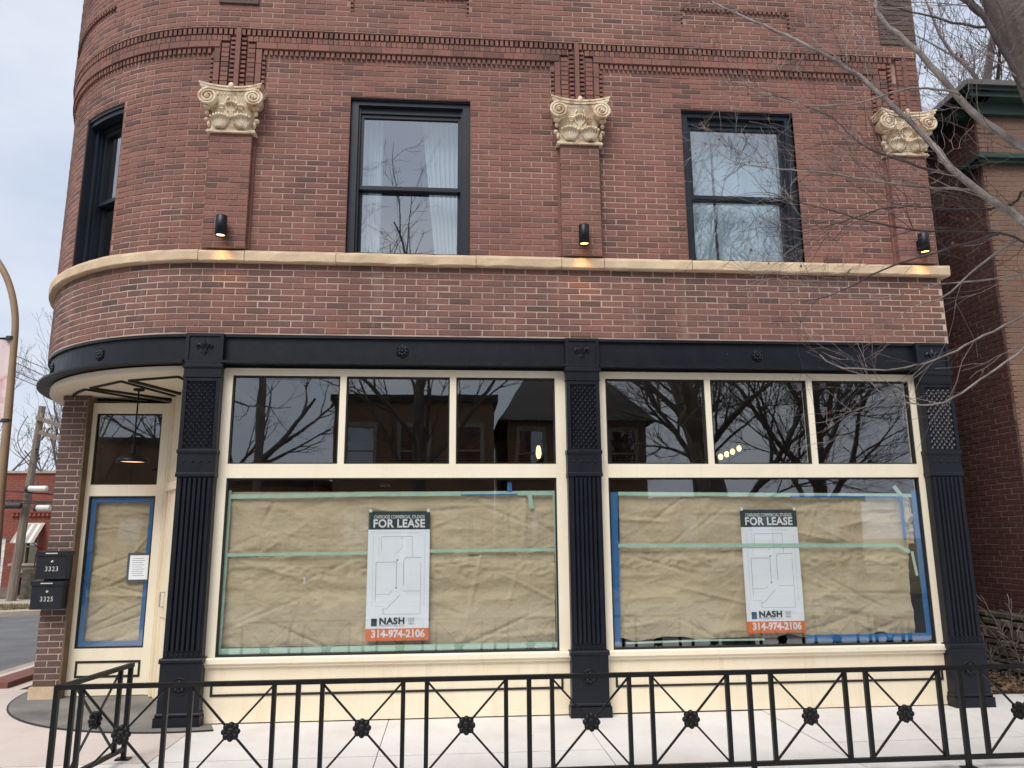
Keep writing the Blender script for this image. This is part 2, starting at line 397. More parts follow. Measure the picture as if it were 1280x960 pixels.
# corner concrete, pinkish, wrapping round the entrance
pslab([(-3.45, -1.196), (.176, -1.196), (.176, .3), (.176, 2.2), (-3.45, 2.2)], 'concrete_pink', 'corner_slab', .001)
pslab([(-3.45, -5.2), (-1.754, -5.2), (-1.754, -1.204), (-3.45, -1.204)], 'concrete_pink', 'corner_slab', -.002)
pslab([(-3.45, 2.208), (-2.6, 2.208), (-2.6, 14), (-3.45, 14)], 'concrete_pink', 'corner_slab', -.001)
MB().box(-3.1, -2.78, 2.3, 14, -.1, .07, ch=0).build('raised_edge', 'redkerb', pv)
# dark entrance slab: segment of a circle
sl = []
for k in range(25):
    a = rad(-10+100*k/24); sl.append((-.02-2.42*math.sin(a)*.98, 2.2-2.42*math.cos(a)))
sl += [(-2.4, 2.4), (-1.0, 2.6), (.1, .6)]
MB().flat(sl, .012, .1).build('entrance_slab', 'slab', pv)
MB().tube([(p[0], p[1], .004) for p in sl[:25]], .012, 5).build('slab_joint', 'groove', pv)
# road surfaces
rd = MB(); rd.flat([(-60, -15.2), (60, -15.2), (60, -5.35), (-60, -5.35)], -.14, .1)
rd.flat([(-9.5, -5.35), (-3.6, -5.35), (-3.6, 60), (-5.5, 60), (-6.5, 14.6), (-9.5, 13.4)], -.142, .1); struct(rd.build('road', 'asphalt'))
k = MB(); k.box(-3.45, 60, -5.35, -5.21, -.2, .0); k.box(-3.6, -3.455, -5.35, 60, -.2, .0)
struct(k.build('kerb', 'kerb'))
k = MB(); k.flat([(-60, 13.1), (-9.6, 13.1), (-9.5, 13.3), (-6.5, 14.6), (-6.6, 15.2), (-9.7, 13.9), (-60, 13.7)], -.02, .2); struct(k.build('far_kerb', 'kerb'))
k = MB(); k.flat([(-60, 13.7), (-9.7, 13.9), (-6.6, 15.2), (-6.4, 16.4), (-60, 16.2)], -.05, .1); struct(k.build('far_verge', 'drygrass'))
k = MB(); k.flat([(-60, 16.2), (-6.4, 16.4), (-6.4, 18.4), (-60, 18.4)], -.02, .1); struct(k.build('far_pavement', 'kerb'))
k = MB(); k.box(-60, 60, -15.34, -15.2, -.2, .0); struct(k.build('opposite_kerb', 'kerb'))
k = MB(); k.flat([(-60, -19), (60, -19), (60, -15.34), (-60, -15.34)], -.004, .15); struct(k.build('opposite_verge', 'drygrass'))  # grass cover in place of paving, so the windows mirror no bright strip
# gangway strip beside the building with leaf litter
k = MB(); k.flat([(8.3, .56), (9.55, .56), (9.55, 9), (8.3, 9)], .0, .1); struct(k.build('gangway_ground', 'litter'))
lm = MB()
for i in range(900):
    x, y = rng.uniform(8.25, 9.6), rng.uniform(-.2, 3.0)
    if y < .55 and x < 8.9: continue
    a = rng.uniform(0, 6.28); s_ = rng.uniform(.03, .07); t_ = rng.uniform(-.5, .5)
    p = [(x+math.cos(a+b)*s_*e, y+math.sin(a+b)*s_*e, .012+rng.uniform(0, .05)+t_*s_*math.cos(b)*.5) for b, e in ((0, 1), (1.4, .5), (3.14, .9), (4.6, .5))]
    lm.add(p, [(0, 1, 2, 3)])
lo = stuff(lm.build('leaf_litter', 'leaf')); tag(lo, 'brown dead leaves scattered on the gangway beside the right column', 'leaves')

# ================================================================== MAIN BUILDING
B = thing('corner_building', 'red brick corner storefront building with rounded corner and navy iron front', 'building', (4, 0, 0))
Z_BT, Z_ST0, Z_ST1, Z_WH, Z_TOP = 3.895, 4.69, 4.832, 6.727, 9.2
UE = 8.25
WIN = [(1.417, 2.781), (5.27, 6.634)]
CW = (-1.985, -1.245)                       # window on the round corner
OPS = [(a, b, 4.70, Z_WH) for a, b in WIN]+[(CW[0], CW[1], 4.70, Z_WH)]
U_L = -ARC-7.0
# wall core (mortar)
wc = MB()
def core(z0, z1, ops, d=-.0045, u0=U_L, u1=UE):
    for p, q in free_intervals(u0, u1, z0, z1, ops): wc.box(p, q, -.32, d, z0, z1, U)
core(4.70, Z_WH, OPS); core(Z_WH, 7.18, []); core(7.18, 7.5, [], -.0045); core(7.5, 7.765, [], .0555); core(7.765, 8.045, [(a, b, 7.765, 8.045) for a, b in ((1.38, 2.76), (5.31, 6.68), (-2.9, -1.47))], .0555); core(8.045, Z_TOP, [], .0555)
wall = wc.build('wall', 'mortar', B)
wc = MB(); core(Z_BT, 4.70, []); spw = wc.build('spandrel_wall', 'mortar_pale', B)
ops_b = OPS
spand = brick_list(-ARC-.6, UE, Z_BT+.012, Z_ST0-.002, .0705, .2407, off=.03)
upper = brick_list(-ARC-.6, UE, Z_ST1+.004, Z_WH, .0675, .2407, ops_b, off=.11)
upper += brick_list(-ARC-.6, UE, Z_WH, 7.18, .0672, .2407, off=.11)
# the nearest whole bricks of the spandrel are single objects
cand = [b for b in spand if b[0] > .02 and b[1]-b[0] > .215]
cand.sort(key=lambda b: (Vector(((b[0]+b[1])/2, 0, (b[2]+b[3])/2))-CAM).length)
single = set(cand[:300])
variants = []
Lb = .2307; Hb = .0605
for i in range(16):
    mb = MB(); mb.brick(-Lb/2+rng.uniform(0, .002), Lb/2-rng.uniform(0, .002), -Hb/2+rng.uniform(0, .0015), Hb/2-rng.uniform(0, .0015), 0, fxy(0, 0), tint())
    variants.append(mb.mesh('brick', 'brick_spandrel'))
bw = MB(); bws = MB()
for b in spand:
    if b in single:
        o = bpy.data.objects.new('brick', rng.choice(variants)); COL.objects.link(o); o.parent = spw
        o.location = Vector(((b[0]+b[1])/2, rng.uniform(-.0025, .0025), (b[2]+b[3])/2))
    else: lay(bws, [b], U)
stuff(bws.build('brickwork', 'brick_spandrel', spw))
lay(bw, upper, U)
# upper storey wall, corbelled out by 60 mm, with recessed panels
PIL = [.14, 4.03, 7.95]
PANELS = [(1.38, 2.76), (5.31, 6.68), (-2.9, -1.47)]
pop = [(a, b, 7.765, 8.045) for a, b in PANELS]
lay(bw, brick_list(-ARC-.6, UE, 7.505, Z_TOP, .0675, .2407, pop, off=.02), U, .06, .06)
for a, b, c, d in pop:
    lay(bw, brick_list(a+.03, b-.03, c+.015, d-.02, .0675, .2407, off=.2), U, .028, .05)
stuff(bw.build('brickwork', 'brick', wall))
for k, (a, b, c, d) in enumerate(pop):
    pc = MB(); pc.box(a-.01, b+.01, -.05, .0235, c-.01, d+.01, U); o = pc.build('panel_back', 'mortar', B)
    pd = MB()
    x = a
    while x < b-.02:
        pd.box(x, x+.033, .0, .052, d-.034, d-.004, U); pd.box(x, x+.033, .0, .040, c+.002, c+.014, U); x += .058
    z = c+.02
    while z < d-.05:
        pd.box(a+.002, a+.03, 0, .05, z, z+.03, U); pd.box(b-.03, b-.002, 0, .05, z, z+.03, U); z += .058
    pd.t = [tint()]*len(pd.v); stuff(pd.build('dentil_border', 'brick', o))
# corbelled mouldings framing the bays (nested steps)
ends = [-ARC-.4]+PIL+[UE+.12]
md = MB()
def tb(x0, x1, d0, d1, z0, z1):
    if x1-x0 > .004: md.box(x0, x1, d0, d1, z0, z1, U, tint())
for i in range(len(ends)-1):
    a, b = ends[i], ends[i+1]; first = i == 0; last = i == len(ends)-2
    L = lambda o: a if first else a+o
    Rr = lambda o: min(b if last else b-o, UE)
    if last: continue
    # lower dentils
    x = L(.285)
    while x < Rr(.285)-.02:
        tb(x, x+.036, -.02, .026, 7.190, 7.248); x += .058
    # red projecting course, split into bricks
    x = L(.2)
    while x < Rr(.2)-.01:
        e = min(x+rng.choice((.235, .235, .12)), Rr(.2)); tb(x, e-.008, -.02, .040, 7.262, 7.338); x = e
    md.box(L(.2), Rr(.2), -.02, .032, 7.256, 7.342, U, (.4, .5, .5))
    # dark course with fine ticks
    x = L(.1)
    while x < Rr(.1)-.01:
        tb(x, min(x+.054, Rr(.1)), -.02, .036, 7.347, 7.412); x += .0602
    # upper dentils under the overhang
    x = L(.03)
    while x < Rr(.03)-.02:
        tb(x, x+.036, -.02, .046, 7.420, 7.492); x += .058
    # the same mouldings turning down beside each capital
    for side, on in ((1, not first), (-1, not last)):
        if not on: continue
        c = a if side == 1 else b
        def hb(o0, o1, *r):
            p, q = sorted((c+side*o0, c+side*o1)); tb(p, q, *r)
        z = 6.60
        while z < 7.15:
            hb(.270, .305, -.02, .030, z, z+.032); z += .058
        z = 6.60
        while z < 7.24:
            e = min(z+.235, 7.254); hb(.2, .262, -.02, .040, z, e-.008); z = e
        z = 6.60
        while z < 7.30:
            hb(.105, .185, -.02, .034, z, z+.05); z += .0602
        z = 6.60
        while z < 7.38:
            hb(.035, .085, -.02, .044, z, z+.03); z += .058
for c in PIL[:2]:
    md.box(c-.026, c+.026, -.02, .068, 6.60, 7.50, U, (.3, .5, .5))
# right-hand corner of the frieze: quieter strips
md.box(8.06, 8.11, -.02, .05, 6.66, 7.50, U, (.2, .5, .5))
z = 6.66
while z < 7.5: md.box(7.99, 8.06, -.02, .035, z, z+.058, U, tint()); md.box(8.11, 8.25, -.02, .04, z, z+.058, U, tint()); z += .0675
stuff(md.build('moulded_courses', 'brick', wall))
# dark recessed strip at the top of the right end and terracotta vent at the round corner
t_ = MB(); z = 7.66
while z < 9.0: t_.box(7.80, 8.26, -.05, .075, z, z+.058, U, (.0, .5, .5)); z += .0675
stuff(t_.build('end_panel', 'brick_pier', wall))
v_ = MB(); v_.box(-.10, .34, .05, .085, 7.80, 7.835, U); v_.box(-.10, .34, .05, .085, 8.05, 8.09, U); v_.box(-.10, -.07, .05, .085, 7.835, 8.05, U); v_.box(.31, .34, .05, .085, 7.835, 8.05, U)
for i in range(6):
    x = -.04+i*.056; v_.tube([U(x, .062, 7.83), U(x, .062, 7.90), U(x, .062, 7.97), U(x, .062, 8.05)], [.012, .024, .016, .02], 8)
v_.t = [(.15, .5, .5)]*len(v_.v); v_.build('vent_grille', 'brick_pier', B)

# pilasters with brick faces
for i, c in enumerate(PIL):
    pc = MB(); pc.box(c-.221, c+.221, -.02, .0835, Z_ST1+.002, 6.18, U); p = pc.build('pilaster', 'mortar', B)
    pb = MB()
    for k, zc in enumerate(np.arange(Z_ST1+.006, 6.15, .0675)):
        z1 = min(zc+.058, 6.17)
        cut = [c-.23, c+.01, c+.23] if k % 2 else [c-.23, c-.11, c+.12, c+.23]
        for a, b in zip(cut[:-1], cut[1:]): pb.brick(a+.004, b-.004, zc, z1, .088+rng.uniform(-.002, .002), U, tint(), .10)
    # bead at the inner corner
    for sx in (-.245, .245):
        pb.box(c+sx-(.024 if sx > 0 else .008), c+sx+(.008 if sx > 0 else .024), -.02, .022, Z_ST1+.004, 6.17, U, (.3, .3, .3))
    stuff(pb.build('brickwork', 'brick', p))
# stone band
js = [-ARC-1.4, -3.0, -1.48, -.12, .36, 1.33, 2.85, 3.80, 4.28, 5.28, 6.86, 8.33]
for a, b in zip(js[:-1], js[1:]):
    s_ = MB(); n = max(1, int((b-a)/.11)); pr = [(-.2, Z_ST0), (.062, Z_ST0), (.070, Z_ST0+.010), (.073, Z_ST0+.09), (.066, Z_ST0+.118), (-.2, Z_ST1)]
    ds = rng.uniform(-.005, .005); dz = rng.uniform(-.003, .003); vs = []
    for i in range(n+1):
        x = a+.003+(b-a-.006)*i/n
        vs += [U(x, d+ds+(rng.uniform(-.004, .003) if 0 < j < 5 else 0), z+dz+(rng.uniform(-.004, .003) if 0 < j < 5 else 0)) for j, (d, z) in enumerate(pr)]
    fs = [(i*6+j, i*6+(j+1) % 6, i*6+6+(j+1) % 6, i*6+6+j) for i in range(n) for j in range(6)]+[(5, 4, 3, 2, 1, 0), tuple(range(n*6, n*6+6))]
    s_.add(vs, fs); s_.build('band_stone', 'stone', B)

# ---- capitals
def capital(c, proud=.075):
    g_ = fxy(c, -proud)
    f = lambda x, d, z: g_(x*.93, d*.82, 6.165+(z-6.25)*.87); zb, zt = 6.25, 6.86
    root = MB()
    # bell: flared block
    prof = [(.255, .02, 6.285), (.245, .03, 6.33), (.235, .045, 6.48), (.245, .06, 6.60), (.28, .09, 6.72), (.30, .11, 6.76)]
    vs = []
    for hw, d, z in prof: vs += [f(-hw, -.12, z), f(-hw, d-.02, z), f(-hw*.86, d+.012, z), f(0, d+.022, z), f(hw*.86, d+.012, z), f(hw, d-.02, z), f(hw, -.12, z)]
    fs = [(i*7+j, i*7+j+1, i*7+8+j, i*7+7+j) for i in range(len(prof)-1) for j in range(6)]
    root.add(vs, fs); root.add([v for v in vs[:7]], [tuple(range(7))])
    cap = root.build('capital', 'terra', B, smooth=True)
    m = MB(); m.box(-.285, .285, -.1, .055, 6.245, 6.262, f); m.box(-.275, .275, -.1, .045, 6.262, 6.288, f, ch=.008); m.build('base_moulding', 'terra', cap)
    # abacus: concave slab with horned corners
    m = MB()
    for z0, z1, ex in ((6.775, 6.80, 0), (6.80, 6.838, .016), (6.838, 6.86, .028)):
        pts = []
        for k in range(15):
            t = -1+2*k/14; pts.append((t*(.335+ex), .075+ex+.105*abs(t)**2.2))
        vs = [f(x, d, z0) for x, d in pts]+[f(x, d, z1) for x, d in pts]+[f(x, -.12, z1) for x, d in pts]+[f(x, -.12, z0) for x, d in pts]; n = 15
        fs = [(i+n*j, i+1+n*j, i+1+n*((j+1) % 4), i+n*((j+1) % 4)) for i in range(n-1) for j in range(4)]+[(0, n, 2*n, 3*n), (n-1, 2*n-1, 3*n-1, 4*n-1)]
        m.add(vs, fs)
    m.build('abacus', 'terra', cap)
    # egg and dart row
    m = MB()
    for k in range(11):
        x = -.20+.04*k; m.ball(f(x, .105, 6.745), .017, 7, 5, (1, 1, 1.25))
    m.tube([f(x, .098, 6.722) for x in (-.22, 0, .22)], .008, 6); m.build('egg_and_dart', 'terra', cap, True)
    # volutes
    for sx in (-1, 1):
        m = MB(); cx, cz = sx*.262, 6.675; pts = []; rs = []
        for k in range(46):
            t = k/45; a = math.pi/2-t*2.6*2*math.pi; r = .098*(1-t)**.85+.012
            pts.append(f(cx+sx*r*math.cos(a)*-1*-1, .155+.015*t, cz+r*math.sin(a))); rs.append(.017-.008*t)
        m.tube(pts, rs, 7); m.ball(f(cx, .172, cz), .019, 9, 6)
        m.lathe([(0, .016), (.088, .016), (.095, .0), (.091, -.05), (.075, -.16), (0, -.16)], f(cx, .135, cz), 22, 'y')
        m.build('volute', 'terra', cap, True)
        # small leaves under and beside the volute
        m = MB()
        m.ball(f(sx*.285, .10, 6.552), .034, 9, 6, (1.25, 1.2, .7)); m.ball(f(sx*.285, .06, 6.50), .026, 8, 5, (.9, 1, 1.2))
        m.ball(f(sx*.29, .02, 6.42), .034, 9, 6, (.9, 1, .8)); m.ball(f(sx*.265, .02, 6.365), .028, 8, 5, (.7, 1, 1.5))
        m.build('side_leaf', 'terra', cap, True)
    # acanthus leaves: ribs fanning from the foot, tips curling out
    for lx, lz, hh, ww in ((-.125, 6.295, .19, .10), (.125, 6.295, .19, .10), (0, 6.42, .24, .09)):
        m = MB()
        for k in range(-3, 4):
            t = k/3; pts = []; rs = []
            for j in range(7):
                q = j/6; x = lx+t*ww*(.35+.65*math.sin(q*1.7)); d = .055+.02*q+(.055*(q-.72)/.28 if q > .72 else 0)+.012*(1-abs(t)); z = lz+hh*q*(1-.18*abs(t)**2)-(.03*(q-.8)/.2 if q > .8 else 0)
                pts.append(f(x, d, z)); rs.append(.017*(.7+.5*math.sin(q*3.0)))
            m.tube(pts, rs, 6)
        m.build('acanthus_leaf', 'terra', cap, True)
    m = MB()
    for sx in (-1, 1):
        pts = [f(sx*(.03+.04*math.sin(q*3)), .09+.02*q, 6.5+.2*q) for q in np.linspace(0, 1, 8)]; m.tube(pts, .010, 6)
        m.tube([f(sx*.11+sx*.03*math.cos(a), .10, 6.575+.03*math.sin(a)) for a in np.linspace(0, 5.5, 12)], .009, 6)
    m.ball(f(0, .16, 6.825), .034, 9, 6, (.9, .7, 1.35)); m.build('centre_ornament', 'terra', cap, True)
for c in PIL: capital(c)

# ---- iron beam
BEAMS = [(-ARC-2.0, -.19), (.19, 3.82), (4.20, 7.835)]
def rosette(m, f, x, z, d, r=.055):
    for k in range(8):
        a = k*math.pi/4; p = f(x+r*.68*math.cos(a), d+.006, z+r*.68*math.sin(a)); m.ball(p, r*.36, 7, 4, (1, .7, 1))
    m.ball(f(x, d+.012, z), r*.33, 8, 5); m.tube([f(x+r*.42*math.cos(a), d+.014, z+r*.42*math.sin(a)) for a in np.linspace(0, 2*math.pi, 13)], r*.09, 5, False)
for i, (a, b) in enumerate(BEAMS):
    m = MB(); m.box(a, b, -.26, -.035, 3.60, Z_BT-.03, U); m.box(a, b, -.26, -.006, Z_BT-.030, Z_BT-.006, U)
    m.box(a, b, -.20, .050 if i else .085, 3.575, 3.60, U); m.box(a, b, -.035, -.012, 3.60, 3.616, U)
    m.box(a, b, -.26, -.10, 3.545, 3.575, U)
    o = m.build('iron_beam', 'iron', B)
    for x, z in (((-1.28, 3.735), (-2.45, 3.735)) if i == 0 else ((2.06, 3.735),) if i == 1 else ((6.0, 3.735),)):
        m = MB(); rosette(m, U, x, z, -.035); m.tube([U(x+.066*math.cos(a), -.03, z+.066*math.sin(a)) for a in np.linspace(math.pi/6, math.pi*13/6, 7)], .008, 5, False)
        m.build('rosette', 'iron', o, True)

# ---- iron columns
def fleur(f, z, d):
    m = MB(); K = 1.12
    petal = [(0, .085), (.012, .062), (.022, .035), (.018, .005), (.010, -.018), (-.010, -.018), (-.018, .005), (-.022, .035), (-.012, .062)]
    n_ = len(petal); m.add([f(x*K, d, z+y*K) for x, y in petal]+[f(0, d+.030, z+.03), f(0, d+.012, z+.075), f(0, d+.016, z-.015)], [(i, (i+1) % n_, n_) for i in range(n_)])
    for s_ in (-1, 1):
        pts = [(0.012, -.015), (.025, .012), (.042, .034), (.062, .040), (.074, .022), (.068, .0), (.056, -.006)]
        m.tube([f(s_*x, d+.006, z+y) for x, y in pts], [.009, .014, .018, .018, .015, .011, .006], 7)
        m.tube([f(s_*x, d+.005, z+y) for x, y in ((.008, -.026), (.022, -.042), (.034, -.046))], [.008, .007, .004], 6)
    m.box(-.026, .026, d, d+.013, z-.027, z-.017, f); m.prism([(0, z-.075), (.012, z-.045), (.008, z-.028), (-.008, z-.028), (-.012, z-.045)], f, d, d+.012)
    return m
def column(c, w, right=False):
    f = fxy(c, 0); h = w/2
    m = MB(); m.box(-h+.008, h-.008, -.28, .012, .10, 3.56, f)
    col = m.build('iron_column', 'iron', B)
    m = MB(); m.box(-h, h, -.28, .022, 3.57, Z_BT-.004, f)                       # block
    for a in ((-h, -h+.035, 3.57, Z_BT-.004), (h-.035, h, 3.57, Z_BT-.004), (-h+.035, h-.035, Z_BT-.034, Z_BT-.004), (-h+.035, h-.035, 3.57, 3.60)): m.box(a[0], a[1], .02, .036, a[2], a[3], f)
    blk = m.build('column_block', 'iron', col)
    fleur(f, 3.735, .021).build('fleur_de_lis', 'iron', blk, False)
    m = MB(); m.box(-h-.012, h+.012, -.05, .046, 3.52, 3.566, f, ch=.012); m.box(-h, h, -.05, .026, 3.44, 3.52, f); m.box(-h-.004, h+.004, -.05, .036, 3.418, 3.436, f, ch=.006)
    m.build('column_neck', 'iron', col)
    # diamond panel of pyramids
    m = MB(); x0, x1, z0, z1 = -h+.05, h-.05, 2.69, 3.37; nx = 5; dx = (x1-x0)/nx; dz = (z1-z0)/10
    for s_, (a, b) in (((-1), (-h+.004, -h+.045)), ((1), (h-.045, h-.004))): m.box(a, b, 0, .034, 2.67, 3.41, f)
    m.box(-h+.045, h-.045, 0, .030, 2.67, 2.683, f); m.box(-h+.045, h-.045, 0, .030, 3.378, 3.41, f)
    pan = m.build('column_panel', 'iron', col)
    m = MB()
    for j in range(21):
        for i in range(nx+(j % 2)):
            cx = x0+(i+.5)*dx-(dx/2 if j % 2 else 0); cz = z0+j*dz/2; hx, hz = dx*.49, dz*.49
            q = [(max(x0, cx-hx), cz), (cx, max(z0, cz-hz)), (min(x1, cx+hx), cz), (cx, min(z1, cz+hz))]
            m.add([f(a, .013, b) for a, b in q]+[f(min(x1, max(x0, cx)), .034, cz)], [(0, 1, 4), (1, 2, 4), (2, 3, 4), (3, 0, 4)])
    stuff(m.build('pyramid_studs', 'iron', pan))
    m = MB(); m.box(-h-.006, h+.006, -.1, .04, 2.625, 2.668, f, ch=.01); m.box(-h, h, -.1, .026, 2.43, 2.625, f); m.box(-h-.004, h+.004, -.1, .036, 2.385, 2.43, f, ch=.01)
    for k in range(4): m.ball(f(-h+.07+k*(w-.14)/3, .026, 2.545), .014, 8, 5)
    m.build('column_band', 'iron', col)
    m = MB(); n = 7; fw = (w-.05)/n
    for k in range(n):
        x = -h+.025+fw*k; m.add([f(x, .013, .70), f(x, .013, 2.375), f(x+fw*.24, .036, .70), f(x+fw*.24, .036, 2.375), f(x+fw*.76, .036, .70), f(x+fw*.76, .036, 2.375), f(x+fw, .013, .70), f(x+fw, .013, 2.375)], [(0, 2, 3, 1), (2, 4, 5, 3), (4, 6, 7, 5), (0, 2, 4, 6), (1, 3, 5, 7)])
        m.ball(f(x+fw/2, .02, .665), .011, 7, 4)
    stuff(m.build('column_flutes', 'iron', col))
    m = MB(); m.box(-h-.016, h+.016, -.1, .050, .585, .632, f, ch=.012); m.box(-h-.004, h+.004, -.28, .034, .135, .585, f); m.box(-h-.014, h+.014, -.1, .048, .10, .135, f, ch=.01); m.box(-h-.024, h+.024, -.28, .062, -.02, .10, f)
    pl = m.build('plinth', 'iron', col)
    m = MB(); rosette(m, f, 0, .375, .034, .06); m.tube([f(.078*math.cos(a), .034, .375+.078*math.sin(a)) for a in np.linspace(0, 2*math.pi, 17)], .007, 5, False); m.build('rosette', 'iron', pl, True)
for c, w_ in ((0.005, .385), (4.005, .37), (8.02, .385)): column(c, w_)

# ---- storefront windows
FX = [(.178, 3.832), (4.20, 7.875)]
YG = .125
TR = [((.285, 1.405), (1.472, 2.573), (2.642, 3.716)), ((4.275, 5.39), (5.455, 6.561), (6.628, 7.768))]
f0 = fxy(0, 0)
for (a, b), trs in zip(FX, TR):
    m = MB(); y0, y1 = -.20, -.085
    m.box(a, trs[0][0], y0, y1, .62, 3.545, f0); m.box(trs[2][1], b, y0, y1, .62, 3.545, f0)
    m.box(trs[0][0], trs[2][1], y0, y1, 3.468, 3.545, f0); m.box(trs[0][0], trs[2][1], y0, y1+.004, 2.382, 2.528, f0)
    for p, q in zip(trs[:-1], trs[1:]): m.box(p[1], q[0], y0, y1+.002, 2.528, 3.468, f0)
    sf = m.build('storefront_window', 'cream', B)
    m = MB()
    for p, q, z0, z1 in [(t[0], t[1], 2.528, 3.468) for t in trs]+[(trs[0][0], trs[2][1], .622, 2.382)]:
        for bx in ((p, p+.016, z0, z1), (q-.016, q, z0, z1), (p+.016, q-.016, z0, z0+.014), (p+.016, q-.016, z1-.018, z1)): m.box(bx[0], bx[1], -.15, -.098, bx[2], bx[3], f0)
    m.build('glazing_bead', 'groove', sf)
    for t in trs: MB().add([(t[0]+.004, YG, 2.532), (t[1]-.004, YG, 2.532), (t[1]-.004, YG, 3.464), (t[0]+.004, YG, 3.464)], [(0, 1, 2, 3)]).build('pane', 'glass', sf)
    MB().add([(trs[0][0]+.004, YG, .626), (trs[2][1]-.004, YG, .626), (trs[2][1]-.004, YG, 2.378), (trs[0][0]+.004, YG, 2.378)], [(0, 1, 2, 3)]).build('pane', 'glass', sf)
    m = MB(); m.box(a-.035, b+.035, -.2, -.030, .555, .618, f0, ch=.010); m.box(a-.02, b+.02, -.2, -.055, .53, .553, f0); m.build('sill', 'cream', sf)
    m = MB(); m.box(a-.01, b+.01, -.25, -.085, 0.012, .53, f0); m.box(a-.01, b+.01, -.25, -.080, .012, .05, f0); rs = m.build('stall_riser', 'cream_worn', sf)
    m = MB(); p, q, z0, z1, t = a+.085, b-.085, .255, .385, .022
    for bx in ((p, q, z0, z0+t), (p, q, z1-t, z1), (p, p+t, z0+t, z1-t), (q-t, q, z0+t, z1-t)): m.box(bx[0], bx[1], -.1, -.076, bx[2], bx[3], f0)
    m.build('panel_moulding', 'groove', rs)
    m = MB(); m.box(a-.03, a-.001, -.25, -.10, 0, 3.56, f0); m.box(b+.001, b+.03, -.25, -.10, 0, 3.56, f0); m.build('jamb', 'jamb', sf)

# ---- upper windows
def window_flat(a, b, f, z0=Z_ST1+.002, z1=Z_WH, clip=None):
    m = MB(); t = .085
    m.box(a, a+t, -.20, -.055, z0, z1, f); m.box(b-t, b, -.20, -.055, z0, z1, f); m.box(a+t, b-t, -.20, -.055, z1-.075, z1, f); m.box(a+t, b-t, -.2, -.075, z0, z0+.03, f)
    m.box(a+.01, b-.01, -.055, -.035, z1-.024, z1-.002, f)
    win = m.build('window', 'frame', B)
    m = MB(); m.box(a+t, a+t+.022, -.24, -.09, z0+.03, z1-.075, f); m.box(b-t-.022, b-t, -.24, -.09, z0+.03, z1-.075, f); m.box(a+t, b-t, -.24, -.105, z1-.15, z1-.075, f); m.build('frame', 'frame', win)
    zm = 5.655; A, Bb = a+t+.022, b-t-.022
    for za, zb, d0, d1 in ((zm-.012, z1-.15, -.17, -.125), (z0+.03, zm+.03, -.225, -.18)):
        m = MB(); s_ = .034
        m.box(A, A+s_, d0, d1, za, zb, f); m.box(Bb-s_, Bb, d0, d1, za, zb, f); m.box(A+s_, Bb-s_, d0, d1, za, za+.045, f); m.box(A+s_, Bb-s_, d0, d1, zb-.045, zb, f)
        sh = m.build('sash', 'frame', win); y = (d0+d1)/2
        MB().add([f(A+s_-.003, y, za+.04), f(Bb-s_+.003, y, za+.04), f(Bb-s_+.003, y, zb-.04), f(A+s_-.003, y, zb-.04)], [(0, 1, 2, 3)]).build('pane', 'glass_up', win)
    return win
for a, b in WIN: window_flat(a, b, f0)
# corner window: flat sashes set in the curve
pa = Vector(U(CW[0], 0, 0)); pb_ = Vector(U(CW[1], 0, 0)); dv = pb_-pa; ang = math.atan2(dv.y, dv.x)
fc = fxy(pa.x, pa.y, ang); Lc = dv.length
window_flat(-.0, Lc, lambda u, d, z: fc(u, d-.045, z))
MB().box(CW[0]-.001, CW[0]+.016, -.24, -.012, Z_ST1+.003, Z_WH-.05, U).build('reveal_casing', 'frame', B)
m = MB(); m.box(CW[0], CW[1], -.14, -.04, Z_WH-.10, Z_WH-.04, U); m.box(CW[0], CW[1], -.12, -.022, Z_WH-.045, Z_WH-.002, U); m.build('curved_head', 'frame', B)
# brick reveals of the upper windows
for a, b in WIN+[CW]:
    for x0, x1 in ((a-.012, a), (b, b+.012)): MB().box(x0, x1, -.31, -.0025, Z_ST1, Z_WH, U, (.3, .5, .5)).build('window_reveal', 'brick', wall)

# ---- interior shells
m = MB(); m.box(.05, 8.15, -6.6, -6.5, 0, 3.6, f0); m.box(8.10, 8.2, -6.5, -.27, 0, 3.56, f0); m.box(-.16, -.06, -6.5, -.29, 0, 3.48, f0); m.build('interior_wall', 'interior', B)
MB().box(-.1, 8.2, -6.6, -.27, 3.57, 3.8, f0).build('interior_ceiling', 'ceil_dark', B)
MB().box(-.1, 8.2, -6.6, -.2, -.05, .01, f0).build('interior_floor', 'interior', B)
m = MB(); rm = [(.75, .34), (0, .34)]+[U(-ARC*k/16, -.36, 0)[:2] for k in range(17)]+[(-R+.36, 4.5), (.75, 4.5)]
m.flat(rm, 4.4, .1); m.flat(rm, 7.2, .1); m.box(-R+.36, 8.0, -4.6, -4.5, 4.4, 7.2, f0); m.box(.75, 8.2, -4.6, -.33, 4.3, 4.4, f0); m.box(.75, 8.2, -4.6, -.33, 7.1, 7.2, f0); m.box(3.3, 3.4, -4.5, -.33, 4.4, 7.1, f0); m.box(8.1, 8.2, -4.5, -.33, 4.4, 7.1, f0)
m.box(.75, .85, -4.5, -.4, 4.4, 7.1, f0); m.build('upper_room', 'roomup', B)
